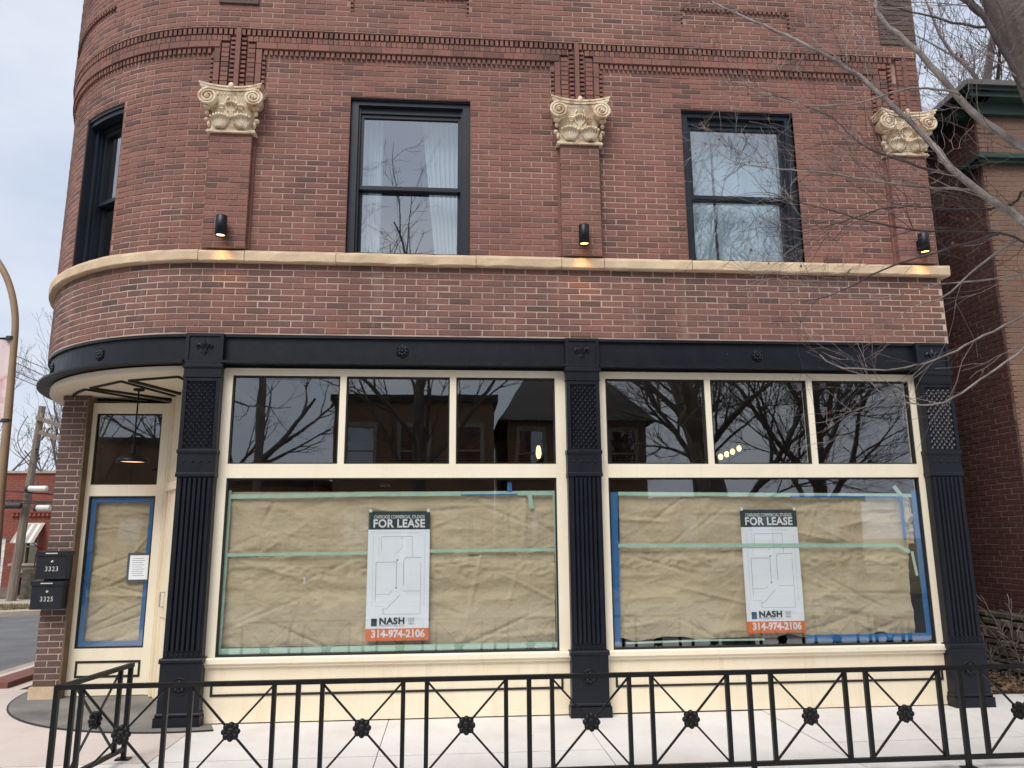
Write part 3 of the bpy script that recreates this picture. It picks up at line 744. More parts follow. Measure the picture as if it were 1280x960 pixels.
# bones of the rest of the building
m = MB(); m.box(.2, 8.2, -9.5, -.33, 8.9, 9.1, f0); m.flat([(.2, .34)]+[U(-ARC*k/16, -.3, 0)[:2] for k in range(17)]+[(-R+.3, 9.5), (.2, 9.5)], 9.1, .2); m.build('roof', 'shingle', B)
m = MB(); m.box(8.0, 8.25, -9.5, -.33, 3.9, 9.2, f0); m.box(8.02, 8.2, -9.5, -.3, 0, 3.9, f0); m.box(-R+.02, 8.2, -9.6, -9.4, 0, 9.2, f0); m.box(-R+.02, -R+.3, -9.5, -2.62, 0, 3.6, f0); m.t = [(.3, .4, .5)]*len(m.v)
m.build('rear_walls', 'brick_dark', B)

# ---- entrance under the round corner
arc = [U(-ARC*k/24, -.06, 0)[:2] for k in range(25)]
MB().flat([(0.0, 2.6)]+arc+[(-R+.06, 3.2), (0, 3.2)], 3.56, .06).build('soffit', 'cream', B)
ZS = 3.5
m = MB()
def gl(*pts, w=.048):
    for p, q in zip(pts[:-1], pts[1:]): m.bar((p[0], p[1], ZS-.010), (q[0], q[1], ZS-.010), w, .026)
gl((-.95, .53), (-.65, 1.34), (-.55, 1.55)); gl((-.95, .53), (-.35, .30), (-.33, .6), (-.52, 1.45), (-.55, 1.55), w=.02)
gl((-1.57, .99), (-.83, 1.80)); gl((-1.57, .99), (-1.06, .58), (-.74, 1.61), (-.83, 1.80), w=.02)
gl((-2.07, 1.66), (-1.48, 1.82), (-1.0, 2.08)); gl((-2.07, 1.66), (-1.95, 1.42), (-1.80, 1.22), (-1.66, 1.07), w=.026); gl((-1.66, 1.07), (-1.0, 2.08), w=.02)
gl((-2.13, 1.78), (-2.25, 2.1), (-2.26, 2.36), (-1.28, 2.4)); gl((-2.13, 1.78), (-1.2, 2.3))
m.build('soffit_groove', 'groove', B)
YD = 1.60; fd = fxy(0, YD)
m = MB(); X0, X1 = -1.80, -.855
m.box(X0, -1.735, -.06, .0, .02, 3.42, fd); m.box(-.962, X1, -.06, .0, .02, 3.42, fd); m.box(-1.735, -.962, -.06, 0, 3.29, 3.42, fd); m.box(-1.735, -.962, -.06, .0, 2.285, 2.42, fd); m.box(-1.735, -.962, -.06, .0, .02, .535, fd)
m.box(X1-.03, X1, 0, .03, .02, 3.42, fd)
dr = m.build('entrance_panel', 'cream', B)
m = MB()
for z0, z1 in ((.535, 2.285), (2.42, 3.29)):
    for bx in ((-1.735, -1.717, z0, z1), (-.98, -.962, z0, z1), (-1.717, -.98, z0, z0+.016), (-1.717, -.98, z1-.016, z1)): m.box(bx[0], bx[1], -.045, -.012, bx[2], bx[3], fd)
for bx in ((-1.70, -.975, .215, .24), (-1.70, -.975, .375, .40), (-1.70, -1.676, .24, .375), (-.999, -.975, .24, .375)): m.box(bx[0], bx[1], -.02, .006, bx[2], bx[3], fd)
m.build('glazing_bead', 'groove', dr)
for z0, z1 in ((.54, 2.28), (2.425, 3.285)): MB().add([(-1.73, YD+.03, z0), (-.967, YD+.03, z0), (-.967, YD+.03, z1), (-1.73, YD+.03, z1)], [(0, 1, 2, 3)]).build('pane', 'glass', dr)
# angled door wall behind the column
an = math.atan2(.45-YD, -.12-X1); fa = fxy(X1, YD, an); La = math.hypot(-.12-X1, .45-YD)
m = MB(); m.box(0, La, -.1, 0, .02, 3.49, fa); m.box(.10, .16, 0, .03, .02, 3.49, fa); m.box(.26, .30, 0, .02, .02, 2.33, fa); m.box(La-.14, La, 0, .03, .02, 3.49, fa); m.box(0.16, La, 0, .045, 2.33, 2.43, fa, ch=.01); m.box(.30, La-.14, 0, .012, .9, 2.2, fa)
dd = m.build('entrance_door', 'cream_worn', B)
m = MB(); m.tube([fa(.42, .01, 1.02), fa(.42, .06, 1.02), fa(.42, .06, 1.18), fa(.42, .01, 1.18)], .009, 6); m.build('door_handle', 'greymetal', dd)
# room behind the entrance panel
m = MB(); m.box(-1.9, -.9, 1.6, 1.7, 0, 3.5, lambda x, y, z: (x, y+1.6, z)); m.build('vestibule_wall', 'interior', B)
# brick pier beside the door
m = MB(); m.box(-2.10, -1.80, 1.510, 2.9, .14, 3.5); pier = m.build('pier', 'mortar_pale', B)
m = MB(); m.box(-2.13, -1.80, 1.48, 2.9, -.02, .14); m.build('pier_base', 'stone', pier)
m = MB(); lay(m, brick_list(-2.11, -1.795, .145, 3.5, .0705, .2407, off=.07), fxy(0, 1.505), 0, .04)
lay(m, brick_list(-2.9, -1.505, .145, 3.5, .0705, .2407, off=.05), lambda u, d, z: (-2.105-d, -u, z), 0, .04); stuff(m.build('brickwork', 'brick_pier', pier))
MB().box(-1.805, -1.785, 1.47, 1.62, .02, 3.46).build('pier_trim', 'jamb', pier)

# ================================================================== THINGS ON THE FRONT
def text_mesh(s, size, m, bold=0.0, extr=.0006, spacing=1.0):
    c = bpy.data.curves.new('t', 'FONT'); c.body = s; c.size = size; c.offset = bold; c.extrude = extr; c.align_x = 'CENTER'; c.align_y = 'CENTER'; c.resolution_u = 3; c.space_character = spacing
    o = bpy.data.objects.new('t', c); COL.objects.link(o); dg = bpy.context.evaluated_depsgraph_get()
    me = bpy.data.meshes.new_from_object(o.evaluated_get(dg)); bpy.data.objects.remove(o); me.materials.clear(); me.materials.append(MAT[m]); return me
def put_text(name, s, size, m, parent, p, bold=0.0, width=None, spacing=1.0, flip=Matrix.Rotation(math.pi/2, 4, 'X')):
    me = text_mesh(s, size, m, bold, spacing=spacing); me.transform(flip)
    xs_ = [v.co.x for v in me.vertices]; k = 1 if not width else width/(max(xs_)-min(xs_))
    me.transform(Matrix.Diagonal((k, 1, 1, 1))); cx = (max(xs_)+min(xs_))/2*k
    me.transform(Matrix.Translation(Vector(p)-Vector((cx, 0, 0)))); return link(name, me, parent)

# ---- lease signs
def lease_sign(x0, x1, z0, z1, y, label, logo):
    S = thing('lease_sign', label, 'sign', ((x0+x1)/2, y, z0), 'lease signs in the shop windows'); w_, h_ = x1-x0, z1-z0; cx = (x0+x1)/2
    zh = z1-.145*h_; zo = z0+.092*h_
    MB().box(x0, x1, y, y+.003, zo, zh).build('sheet', 'white', S)
    hd = MB().box(x0, x1, y, y+.003, zh, z1).build('header', 'teal', S); ft = MB().box(x0, x1, y, y+.003, z0, zo).build('footer', 'orange', S); yt = y-.0012
    put_text('heading_text', 'CHEROKEE COMMERCIAL STUDIOS', .05, 'pure', hd, (cx, yt, z1-.046*h_), .0004, w_*.82)
    put_text('heading_text', 'FOR LEASE', .115, 'pure', hd, (cx, yt, z1-.1*h_), .0035, w_*.84, 1.05)
    put_text('phone_text', '314-974-2106', .10, 'pure', ft, (cx+.01, yt, z0+.05*h_), .004, w_*.85)
    X = lambda t: x0+w_*t
    Zz = lambda t: z1-h_*t
    zl = Zz(.855)
    put_text('company_text', 'NASH', .085, 'ink', S, (X(.415), yt, Zz(.853)), .004, w_*.40, 1.1)
    put_text('company_text', 'PROPERTIES, LLC', .03, 'greyink', S, (X(.415), yt, Zz(.885)), 0, w_*.40)
    MB().box(X(.085), X(.175), y-.0015, y, Zz(.890), Zz(.832)).build('logo', logo, S)
    for k, s_ in enumerate(('CALL OR', 'VISIT', 'WEBSITE')): put_text('small_text', s_, .024, 'greyink', S, (X(.72), yt, Zz(.838+.018*k)), 0, w_*.1)
    # floor plan drawing
    pl = MB()
    def ln(*pts, t=.0028):
        for p, q in zip(pts[:-1], pts[1:]): pl.bar((X(p[0]), y-.0010, Zz(p[1])), (X(q[0]), y-.0010, Zz(q[1])), .001, t, (0, -1, 0)) if False else seg(pl, (X(p[0]), Zz(p[1])), (X(q[0]), Zz(q[1])), t, y-.001)
    for a in (((.22, .2), (.55, .2), (.55, .29), (.45, .335)), ((.22, .2), (.22, .31)), ((.55, .2), (.72, .2), (.72, .36)), ((.14, .4), (.47, .4), (.47, .60)), ((.14, .4), (.14, .70)), ((.88, .365), (.62, .365), (.585, .39), (.585, .58)), ((.14, .648), (.36, .648), (.41, .62)), ((.58, .625), (.86, .625)), ((.53, .655), (.32, .76), (.26, .76)), ((.28, .76), (.28, .80), (.86, .80), (.86, .40))): ln(*a, t=.0045 if a[0] in ((.53, .655), (.88, .365), (.14, .4)) else .003)
    for a in (((.12, .17), (.84, .17)), ((.09, .2), (.09, .74)), ((.92, .2), (.92, .74)), ((.3, .83), (.86, .83)), ((.14, .74), (.26, .74), (.26, .80)), ((.18, .2), (.18, .34))): ln(*a, t=.0016)
    pl.build('floor_plan', 'greyink', S)
    dt = MB()
    for p in ((.48, .385), (.47, .60)): dt.ball((X(p[0]), y, Zz(p[1])), .008, 8, 4, (1, .2, 1))
    dt.build('plan_dot', 'ink', S)
    m = MB()
    for p in (.03, .97): m.box(X(p)-.014, X(p)+.014, y-.002, y-.0005, z1-.01, z1+.025)
    m.build('clear_tape', 'pure', S)
    return S
def seg(mb, p, q, t, y):
    d = Vector((q[0]-p[0], q[1]-p[1])); n = Vector((-d.y, d.x)).normalized()*t/2
    mb.add([(p[0]+n.x, y, p[1]+n.y), (q[0]+n.x, y, q[1]+n.y), (q[0]-n.x, y, q[1]-n.y), (p[0]-n.x, y, p[1]-n.y)], [(0, 1, 2, 3)])
lease_sign(1.742, 2.378, .742, 2.038, .136, 'white floor plan lease sign with orange foot and dark green logo, in left shop window', 'teal')
lease_sign(5.724, 6.354, .752, 2.038, .140, 'white floor plan lease sign crossed by mint tape, in right shop window', 'bluelogo')

# ---- brown paper and tape
def vnoise(nx, ny, sx, sy, r):
    g_ = r.random((int(sy)+2, int(sx)+2)); X, Y = np.meshgrid(np.linspace(0, sx-1e-6, nx), np.linspace(0, sy-1e-6, ny))
    i, j = X.astype(int), Y.astype(int); fx, fy = X-i, Y-j; fx = fx*fx*(3-2*fx); fy = fy*fy*(3-2*fy)
    return (g_[j, i]*(1-fx)+g_[j, i+1]*fx)*(1-fy)+(g_[j+1, i]*(1-fx)+g_[j+1, i+1]*fx)*fy
def paper(name, x0, x1, z0, z1, y, parent, seed, amp=.024, skew=0, ragged=.012, crinkle=0):
    r = np.random.default_rng(seed); nx = max(20, int((x1-x0)/.016)); ny = max(16, int((z1-z0)/.016)); W_, H_ = x1-x0, z1-z0
    h = np.zeros((ny, nx))
    for s_, a, an_ in ((1.6, .9, .6), (3.5, .7, .7), (7, .45, .8), (14, .30, 1), (24, .16, 1)):
        n_ = vnoise(nx, ny, max(1, W_*s_*an_), max(1, H_*s_*1.6), r); mk = 1 if s_ < 5 else np.clip(vnoise(nx, ny, max(1, W_*1.7), max(1, H_*2.5), r)*2.2-.5, .05, 1.5); h += mk*a*(1-np.abs(2*n_-1))**1.8
        X, Y = np.meshgrid(np.arange(nx), np.arange(ny))
    # diagonal creases
    xx, zz = np.meshgrid(np.linspace(x0, x1, nx), np.linspace(z0, z1, ny))
    for k in range(34):
        a = r.choice((r.uniform(-.5, .5), r.uniform(-1.6, 1.6))); px, pz = r.uniform(x0, x1), r.uniform(z0, z1); L_ = r.uniform(.12, .5)
        t = (xx-px)*np.cos(a)+(zz-pz)*np.sin(a); q = -(xx-px)*np.sin(a)+(zz-pz)*np.cos(a)
        h += r.uniform(-.9, .9)*np.exp(-(q/(.007+.012*r.random()))**2)*np.exp(-(t/L_)**2)
    if crinkle:
        h += crinkle*np.exp(-((zz-z1+.16)/.12)**2)*(1-np.abs(2*vnoise(nx, ny, W_*12, H_*26, r)-1))
    h -= h.mean(); yy = y+.032-amp*h
    yy = np.clip(yy, y, None)
    eb = np.repeat((vnoise(nx, 1, W_*6, 1, r)-.3), 1, 0)*ragged
    zz = zz+eb*(1-(zz-z0)/H_)**6+skew*(xx-x0)/W_
    m = MB(); vs = np.stack([xx, yy, zz], -1).reshape(-1, 3).tolist()
    m.add(vs, [(j*nx+i, j*nx+i+1, (j+1)*nx+i+1, (j+1)*nx+i) for j in range(ny-1) for i in range(nx-1)])
    return m.build(name, 'paper', parent, True)
def tape(pts, w_, y, m, parent):
    mb = MB(); P = [Vector((p[0], 0, p[1])) for p in pts]
    for p, q in zip(P[:-1], P[1:]):
        n = max(2, int((q-p).length/.08)); d = (q-p).normalized(); nr = Vector((-d.z, 0, d.x)); vs = []
        for i in range(n+1):
            c = p+(q-p)*(i/n); ww = w_*(1+rng.uniform(-.06, .06)); yy = y+rng.uniform(-.0008, .0008)
            for s_ in (.5, -.5): v = c+nr*(ww*s_); vs += [(v.x, yy, v.z), (v.x, yy+.0012, v.z)]
        fs = []
        for i in range(n):
            o = i*4; fs += [(o, o+2, o+6, o+4), (o+1, o+5, o+7, o+3), (o, o+4, o+5, o+1), (o+2, o+3, o+7, o+6)]
        mb.add(vs, fs)
    return mb.build('tape_strip', m, parent)
yp = .148
PC = thing('paper_covering', 'brown kraft paper edged in mint tape covering the left shop window', 'paper', (2, .15, .65), 'brown paper coverings')
paper('paper_sheet', .315, 3.70, 1.585, 2.245, yp, PC, 1, .024)
paper('paper_sheet', .30, 3.69, .690, 1.60, yp+.006, PC, 2, .026, crinkle=.9)
tape([(.30, 2.195), (1.6, 2.215), (3.70, 2.225)], .045, yp-.006, 'mint', PC)
tape([(.303, 2.26), (.305, 1.4), (.297, .66)], .050, yp-.007, 'mint', PC)
tape([(3.70, 2.225), (3.715, 1.5), (3.718, .68)], .045, yp-.007, 'mint', PC)
tape([(.29, .668), (1.8, .672), (3.73, .676)], .055, yp-.008, 'mint', PC)
tape([(.30, 1.605), (1.4, 1.612), (2.4, 1.628), (3.70, 1.632)], .032, yp-.006, 'mint', PC)
tape([(3.215, 2.34), (3.218, 2.235)], .05, yp-.008, 'blue', PC); tape([(3.43, 2.20), (3.455, 2.06)], .045, yp-.009, 'mint', PC); tape([(2.7, 2.205), (3.3, 2.210)], .012, yp-.009, 'blue', PC)
tape([(1.11, 1.38), (1.112, 1.31)], .018, yp-.009, 'whitepaint', PC)
PC = thing('paper_covering', 'brown kraft paper with blue tape frame covering the right shop window', 'paper', (6, .15, .65), 'brown paper coverings')
paper('paper_sheet', 4.40, 7.62, 1.60, 2.20, yp, PC, 3)
paper('paper_sheet', 4.37, 7.60, .70, 1.655, yp+.006, PC, 4, .026, ragged=.05, crinkle=1.1)
paper('paper_sheet', 7.60, 7.70, 1.66, 2.19, yp+.008, PC, 5)
tape([(4.345, 2.23), (4.335, 1.5), (4.325, .655)], .075, yp-.008, 'blue', PC)
tape([(7.735, 2.24), (7.73, 1.4), (7.735, .68)], .085, yp-.008, 'blue', PC)
tape([(6.36, .690), (7.73, .690)], .07, yp-.0095, 'blue', PC)
tape([(4.39, 2.215), (6, 2.20), (7.70, 2.185)], .04, yp-.006, 'mint', PC); tape([(6.3, 2.178), (7.58, 2.165)], .022, yp-.0075, 'blue', PC)
tape([(7.57, 2.175), (7.565, 1.70)], .035, yp-.009, 'blue', PC); tape([(7.50, 2.29), (7.57, 2.19)], .045, yp-.009, 'mint', PC)
tape([(4.37, 1.668), (6.1, 1.655), (7.46, 1.645), (7.60, 1.575)], .040, yp-.014, 'mint', PC); tape([(7.63, 1.58), (7.66, 1.32)], .03, yp-.006, 'mint', PC)
tape([(4.42, .675), (5.2, .690), (5.9, .688)], .02, yp-.007, 'mint', PC)
PC = thing('paper_covering', 'narrow brown paper in blue tape covering the tall entrance door glass', 'paper', (-1.35, 1.6, .5), 'brown paper coverings')
ye = YD+.040
paper('paper_sheet', -1.71, -.985, .56, 2.27, ye, PC, 6, .026)
for p in ([(-1.685, 2.27), (-1.68, 1.5), (-1.685, .55)], [(-1.002, 2.27), (-1.0, 1.5), (-1.005, .55)]): tape(p, .062, ye-.005, 'blue', PC)
tape([(-1.71, 2.238), (-.98, 2.238)], .055, ye-.006, 'blue', PC); tape([(-1.71, .585), (-.98, .585)], .055, ye-.006, 'blue', PC)
NT = thing('posted_notice', 'small white printed notice on a dark board in the door glass', 'notice', (-1.11, ye, 1.27))
MB().box(-1.235, -.985, ye-.010, ye-.008, 1.275, 1.615).build('board', 'greyink', NT); MB().box(-1.205, -.99, ye-.013, ye-.011, 1.305, 1.585).build('sheet', 'white', NT)
m = MB()
for k in range(9): seg(m, (-1.18+rng.uniform(0, .02), 1.55-.025*k), (-1.02-rng.uniform(0, .05), 1.55-.025*k), .006, ye-.0135)
m.build('printed_lines', 'greyink', NT)

# ---- mailboxes
def mailbox(x0, x1, z0, z1, num, label):
    y1 = 1.44; y0 = y1-.11
    T = thing('mailbox', label, 'mailbox', ((x0+x1)/2, y1, z0), 'wall mailboxes on the pier')
    MB().box(x0, x1, y0, 1.50, z0, z1-.05).build('body', 'mailbox', T)
    m = MB(); m.box(x0-.008, x1+.008, y0-.012, 1.50, z1-.05, z1); m.build('lid', 'mailbox', T); m = MB(); m.box(x0+.10, x1-.10, y0-.016, y0-.012, z1-.030, z1-.018); m.build('lid_plate', 'silver', T)
    m = MB(); m.lathe([(0, .012), (.012, .012), (.014, 0)], ((x0+x1)/2+.01, y0, z1-.115), 12, 'y'); m.build('lock', 'silver', T)
    put_text('number', num, .075, 'silver', T, ((x0+x1)/2+.01, y0-.0015, z1-.20), .0, .14, 1.15)
mailbox(-2.12, -1.79, 1.335, 1.645, '3323', 'black wall mailbox numbered 3323, the upper of the two on the brick pier')
mailbox(-2.14, -1.81, 1.0, 1.312, '3325', 'black wall mailbox numbered 3325, the lower of the two on the brick pier')

# ---- pendant lamp under the soffit
px_, py_ = -1.06, 1.08
T = thing('pendant_lamp', 'black barn style pendant lamp hanging under the entrance soffit', 'lamp', (px_, py_, 3.5))
MB().lathe([(0, 0), (.06, 0), (.06, -.02), (.012, -.03)], (px_, py_, 3.5), 16).build('ceiling_rose', 'rail', T)
MB().tube([(px_, py_, 3.48), (px_, py_, 2.86)], .010, 8).build('stem', 'rail', T)
MB().lathe([(.012, .22), (.026, .21), (.030, .12), (.045, .105), (.09, .092), (.145, .066), (.175, .03), (.180, 0), (.170, .002), (.14, .055), (.06, .078), (0, .08)], (px_, py_, 2.635), 28).build('lamp_shade', 'rail', T, True)
MB().lathe([(0, .02), (.16, .02), (.165, .028)], (px_, py_, 2.635), 24).build('lamp_lens', 'lens_dim', T)

# ---- wall sconces
for c, lb in ((.135, 'black cylinder wall light on the pilaster beside the round corner'), (4.035, 'black cylinder wall light on the middle pilaster'), (7.97, 'black cylinder wall light on the far right pilaster behind branches')):
    zc = 5.03; yc = -.19
    T = thing('wall_light', lb, 'wall light', (c, -.09, zc), 'cylinder wall lights on the pilasters')
    MB().box(c-.03, c+.03, -.15, -.088, zc-.06, zc+.06).build('bracket', 'iron', T)
    MB().lathe([(0, .115), (.05, .115), (.058, .108), (.058, -.11), (.052, -.112), (.050, -.085)], (c, yc, zc), 24).build('cylinder', 'iron', T, True)
    MB().lathe([(0, -.075), (.05, -.095)], (c, yc, zc), 20).build('lens', 'lens', T)
    ld = bpy.data.lights.new('wall_light_beam', 'SPOT'); ld.energy = 3.5; ld.color = (1, .48, .16); ld.spot_size = rad(75); ld.spot_blend = .7; ld.shadow_soft_size = .04
    lo_ = bpy.data.objects.new('wall_light_beam', ld); COL.objects.link(lo_); lo_.parent = T; lo_.location = Vector((c, yc, zc-.12))-worldloc(T); lo_.rotation_euler = (rad(12), 0, 0)

# ---- bulbs inside
T = thing('pendant_bulb', 'single glowing filament bulb hanging inside behind the left transom', 'bulb', (3.75, 2.0, 2.8))
MB().tube([(3.75, 2, 3.56), (3.75, 2, 3.0)], .007, 6).build('cord', 'wire', T); MB().lathe([(0, .07), (.02, .065), (.022, 0)], (3.75, 2, 2.95), 10).build('socket', 'wire', T)
MB().lathe([(0, -.12), (.02, -.115), (.036, -.06), (.032, 0), (.016, .06)], (3.75, 2, 2.9), 14).build('bulb', 'bulb', T, True)
T = thing('bulb_bar', 'row of four glowing bulbs on a bar inside behind the right transom', 'light', (6.55, 2.5, 3.0))
cs = [(6.40, 2.5, 2.86), (6.50, 2.53, 2.90), (6.60, 2.56, 2.94), (6.71, 2.59, 2.99)]
m = MB(); m.bar((6.36, 2.49, 2.96), (6.75, 2.60, 3.12), .02)
m.tube([(6.55, 2.545, 3.04), (6.55, 2.545, 3.56)], .008, 6); m.build('bar', 'wire', T)
for c in cs: MB().ball(c, .034, 10, 7, (1, 1, 1.25)).build('bulb', 'bulb', T, True)
# small camera/track heads against the lower glass
for x, z, lb in ((1.9, 2.31, 'small black sensor box behind the left shop window head'), (6.76, 2.315, 'small black sensor box behind the right shop window head')):
    T = thing('sensor', lb, 'sensor', (x, .18, z)); MB().box(x-.05, x+.05, .16, .22, z-.016, z+.016).build('case', 'wire', T); MB().ball((x+.02, .16, z), .014, 8, 5).build('eye', 'ink', T)

# ---- curtains upstairs
def curtain(x0, x1, z0, z1, y, mtl, label, taper=0, folds=7, amp=.03, side=-1):
    nx, ny = folds*8, 14; m = MB(); vs = []
    for j in range(ny):
        t = j/(ny-1)
        for i in range(nx):
            s_ = i/(nx-1); x = x0+(x1-x0)*s_
            if side == 1: x = x1-(x1-x)*(1-taper*(1-t))
            elif side == -1: x = x0+(x-x0)*(1-taper*(1-t))
            vs.append((x, y+amp*math.sin(s_*folds*6.28+.8*math.sin(3*t))*(1-.3*t), z0+(z1-z0)*t))
    m.add(vs, [(j*nx+i, j*nx+i+1, (j+1)*nx+i+1, (j+1)*nx+i) for j in range(ny-1) for i in range(nx-1)])
    tag(m.build('curtain', mtl, None, True), label, 'curtain', 'curtains upstairs')
curtain(1.50, 1.76, 4.84, 6.62, .36, 'curtain', 'narrow white sheer curtain at the left of the middle upstairs window', 0, 4)
curtain(2.22, 2.72, 4.84, 6.62, .36, 'curtain', 'white sheer curtain tapering at the right of the middle upstairs window', .35, 8, side=1)
curtain(5.36, 5.72, 4.84, 6.62, .34, 'curtain_blue', 'pale curtain left of the slit in the right upstairs window', 0, 3, .012)
curtain(5.76, 6.55, 4.84, 6.62, .36, 'curtain_blue', 'broad pale curtain right of the slit in the right upstairs window', 0, 4, .012)

# ================================================================== IRON RAILING
YR, ZT, ZB = -2.05, .75, .085
RL = thing('railing', 'low black iron railing with crossed bars and rosettes before the shop', 'railing', (4, YR, 0))
XL, XR, PITCH_ = -.19, 8.24, 1.703
def rail_run(P0, P1, modules, endpost=True):
    P0 = Vector(P0); P1 = Vector(P1); L_ = (P1-P0).length; d = (P1-P0)/L_; nrm = Vector((-d.y, d.x, 0))
    at_ = lambda s_, z: (P0.x+d.x*s_, P0.y+d.y*s_, z)
    MB().bar(at_(-.016, ZT-.015), at_(L_+.016, ZT-.015), .04, .032).build('top_rail', 'rail', RL)
    MB().bar(at_(0, ZB), at_(L_, ZB), .032, .032).build('bottom_rail', 'rail', RL)
    def bal(s_, z0=ZB): MB().bar(at_(s_, z0), at_(s_, ZT-.02), .031).build('baluster', 'rail', RL)
    def post(s_):
        MB().bar(at_(s_, .0), at_(s_, ZT-.02), .034).build('post', 'rail', RL)
        c = at_(s_, .0); MB().box(c[0]-.055, c[0]+.055, c[1]-.04, c[1]+.04, .004, .014).build('foot_plate', 'rail', RL)
    def cross(a, b):
        for s0, s1 in ((a, b), (b, a)): MB().bar(at_(s0, ZT-.04), at_(s1, ZB+.02), .014, .014).build('cross_bar', 'rail', RL)
        c = Vector(at_((a+b)/2, (ZT+ZB)/2-.01)); m = MB(); f = fxy(c.x, c.y, math.atan2(d.y, d.x))
        for sg in (1, -1):
            for k in range(8):
                t = k*math.pi/4; m.ball(f(.045*math.cos(t), sg*.010, c.z+.045*math.sin(t)), .022, 8, 5, (1, .55, 1))
            m.lathe([(0, .022), (.026, .020), (.034, .012), (.05, .010), (.052, 0)], (c.x, c.y, c.z), 16, 'y') if abs(d.x) > .5 and sg > 0 else None
            m.ball(f(0, sg*.034, c.z), .014, 8, 5)
        m.build('rosette', 'rail', RL, True)
    for s_, kind in modules:
        if kind == 'p': post(s_)
        elif kind == 'b': bal(s_)
        else: cross(*kind)
mods = []; x = 0; n = 0; Lf = XR-XL; P_ = Lf/5
for i in range(5):
    o = i*P_; g1, g2 = .172, .086
    mods += [(o+g1, 'b'), (0, (o+g1+.012, o+P_/2-g2-.012)), (o+P_/2-g2, 'b'), (o+P_/2+g2, 'b'), (0, (o+P_/2+g2+.012, o+P_-g1-.012)), (o+P_-g1, 'b')]
    if i: mods.append((o, 'p'))
mods += [(0, 'p'), (Lf, 'p')]
rail_run((XL, YR, 0), (XR, YR, 0), mods)
for x in (XL, XR):
    e = .13 if x == XL else -.02
    rail_run((x+(.02 if x == XL else 0), YR+.025, 0), (x+e, YR+.97, 0), [(.15, 'b'), (0, (.165, .78)), (.79, 'b'), (.945, 'p')])

# ================================================================== NEIGHBOUR ON THE RIGHT
NBG = thing('neighbour_building', 'dark brick house with green eaves and stone foundation across the gangway', 'building', (11.5, 5, 0))
XN, YN = 9.6, .82
fn = lambda u, d, z: (XN-d, u, z)
m = MB(); m.box(YN+.012, 9, -.3, -.004, .80, 7.45, fn); nw = m.build('side_wall', 'mortar_dark', NBG)
nl = brick_list(YN+.045, 9, .80, 7.45, .0695, .236, joint=.009, off=.02)
cand = sorted([b for b in nl if b[1]-b[0] > .21 and b[0] < 2.4 and .8 < b[2] < 4.6], key=lambda b: (Vector((XN, (b[0]+b[1])/2, b[2]))-CAM).length)[:260]
single = set(cand); var2 = []
for i in range(10):
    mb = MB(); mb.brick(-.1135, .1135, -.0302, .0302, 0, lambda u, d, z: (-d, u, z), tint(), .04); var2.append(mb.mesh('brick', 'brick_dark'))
bw = MB()
for b in nl:
    if b in single:
        o = bpy.data.objects.new('brick', rng.choice(var2)); COL.objects.link(o); o.parent = nw
        o.location = Vector((XN+rng.uniform(-.002, .002), (b[0]+b[1])/2, (b[2]+b[3])/2))
    elif b[0] < 5: lay(bw, [b], fn, 0, .04)
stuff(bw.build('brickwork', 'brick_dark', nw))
# front wall, tan brick, with a canted bay starting just round the corner
ff = fxy(XN, YN)
NW = [(1.6, 2.7, 1.5, 3.5), (1.6, 2.7, 4.6, 6.4), (4.0, 5.1, 4.6, 6.4), (4.0, 5.1, 1.5, 3.5)]
m = MB()
for z0, z1 in ((.8, 1.5), (1.5, 3.5), (3.5, 4.6), (4.6, 6.4), (6.4, 7.45)):
    for p, q in free_intervals(.05, 6, z0, z1, NW): m.box(p, q, -.3, -.004, z0, z1, ff)
fw_ = m.build('front_wall', 'mortar_dark', NBG)
for a, b, z0, z1 in NW:
    m = MB(); t = .07
    for bx in ((a, a+t, z0, z1), (b-t, b, z0, z1), (a+t, b-t, z1-t, z1), (a+t, b-t, z0, z0+t), (a+t, b-t, (z0+z1)/2-.03, (z0+z1)/2+.03)): m.box(bx[0], bx[1], -.2, -.1, bx[2], bx[3], ff)
    o = m.build('window', 'greentrim', NBG); MB().box(a, b, -.17, -.165, z0, z1, ff).build('pane', 'glass_far', o); MB().box(a-.1, b+.1, -.1, .06, z0-.12, z0, ff).build('window_sill', 'stone', o)
m = MB(); lay(m, brick_list(0.0, 6, .8, 7.45, .0695, .236, NW, joint=.009), ff, 0, .04); stuff(m.build('brickwork', 'brick_tan', fw_))
# foundation of rubble stones
m = MB(); m.box(YN-.04, 9, -.3, .015, -.2, .80, fn); m.box(.1, 6, -.3, .03, -.2, .80, ff); fo = m.build('foundation', 'litter', NBG)
z = -.05
while z < .78:
    hh = rng.uniform(.08, .17); hh = min(hh, .795-z); u = YN-.04
    if hh < .05: break
    while u < 4.2:
        L_ = rng.uniform(.12, .42); q = MB(); c = [(u+.008, z+.006), (u+L_-.008, z+.006+rng.uniform(-.02, .02)), (u+L_-.01, z+hh-.006+rng.uniform(-.01, .01)), (u+.01, z+hh-.006)]
        e = rng.uniform(.025, .075); b_ = .03
        vs = [fn(a, .0, b) for a, b in c]+[fn(a, e*.6, b) for a, b in c]+[fn((c[0][0]+b_), e, c[0][1]+b_*.6), fn(c[1][0]-b_, e, c[1][1]+b_*.6), fn(c[2][0]-b_, e, c[2][1]-b_*.6), fn(c[3][0]+b_, e, c[3][1]-b_*.6)]
        q.add(vs, [(8, 9, 10, 11)]+[(k+j, k+(j+1) % 4, k+4+(j+1) % 4, k+4+j) for k in (0, 4) for j in range(4)]); q.build('foundation_stone', 'rubble', fo)
        u += L_
    z += hh
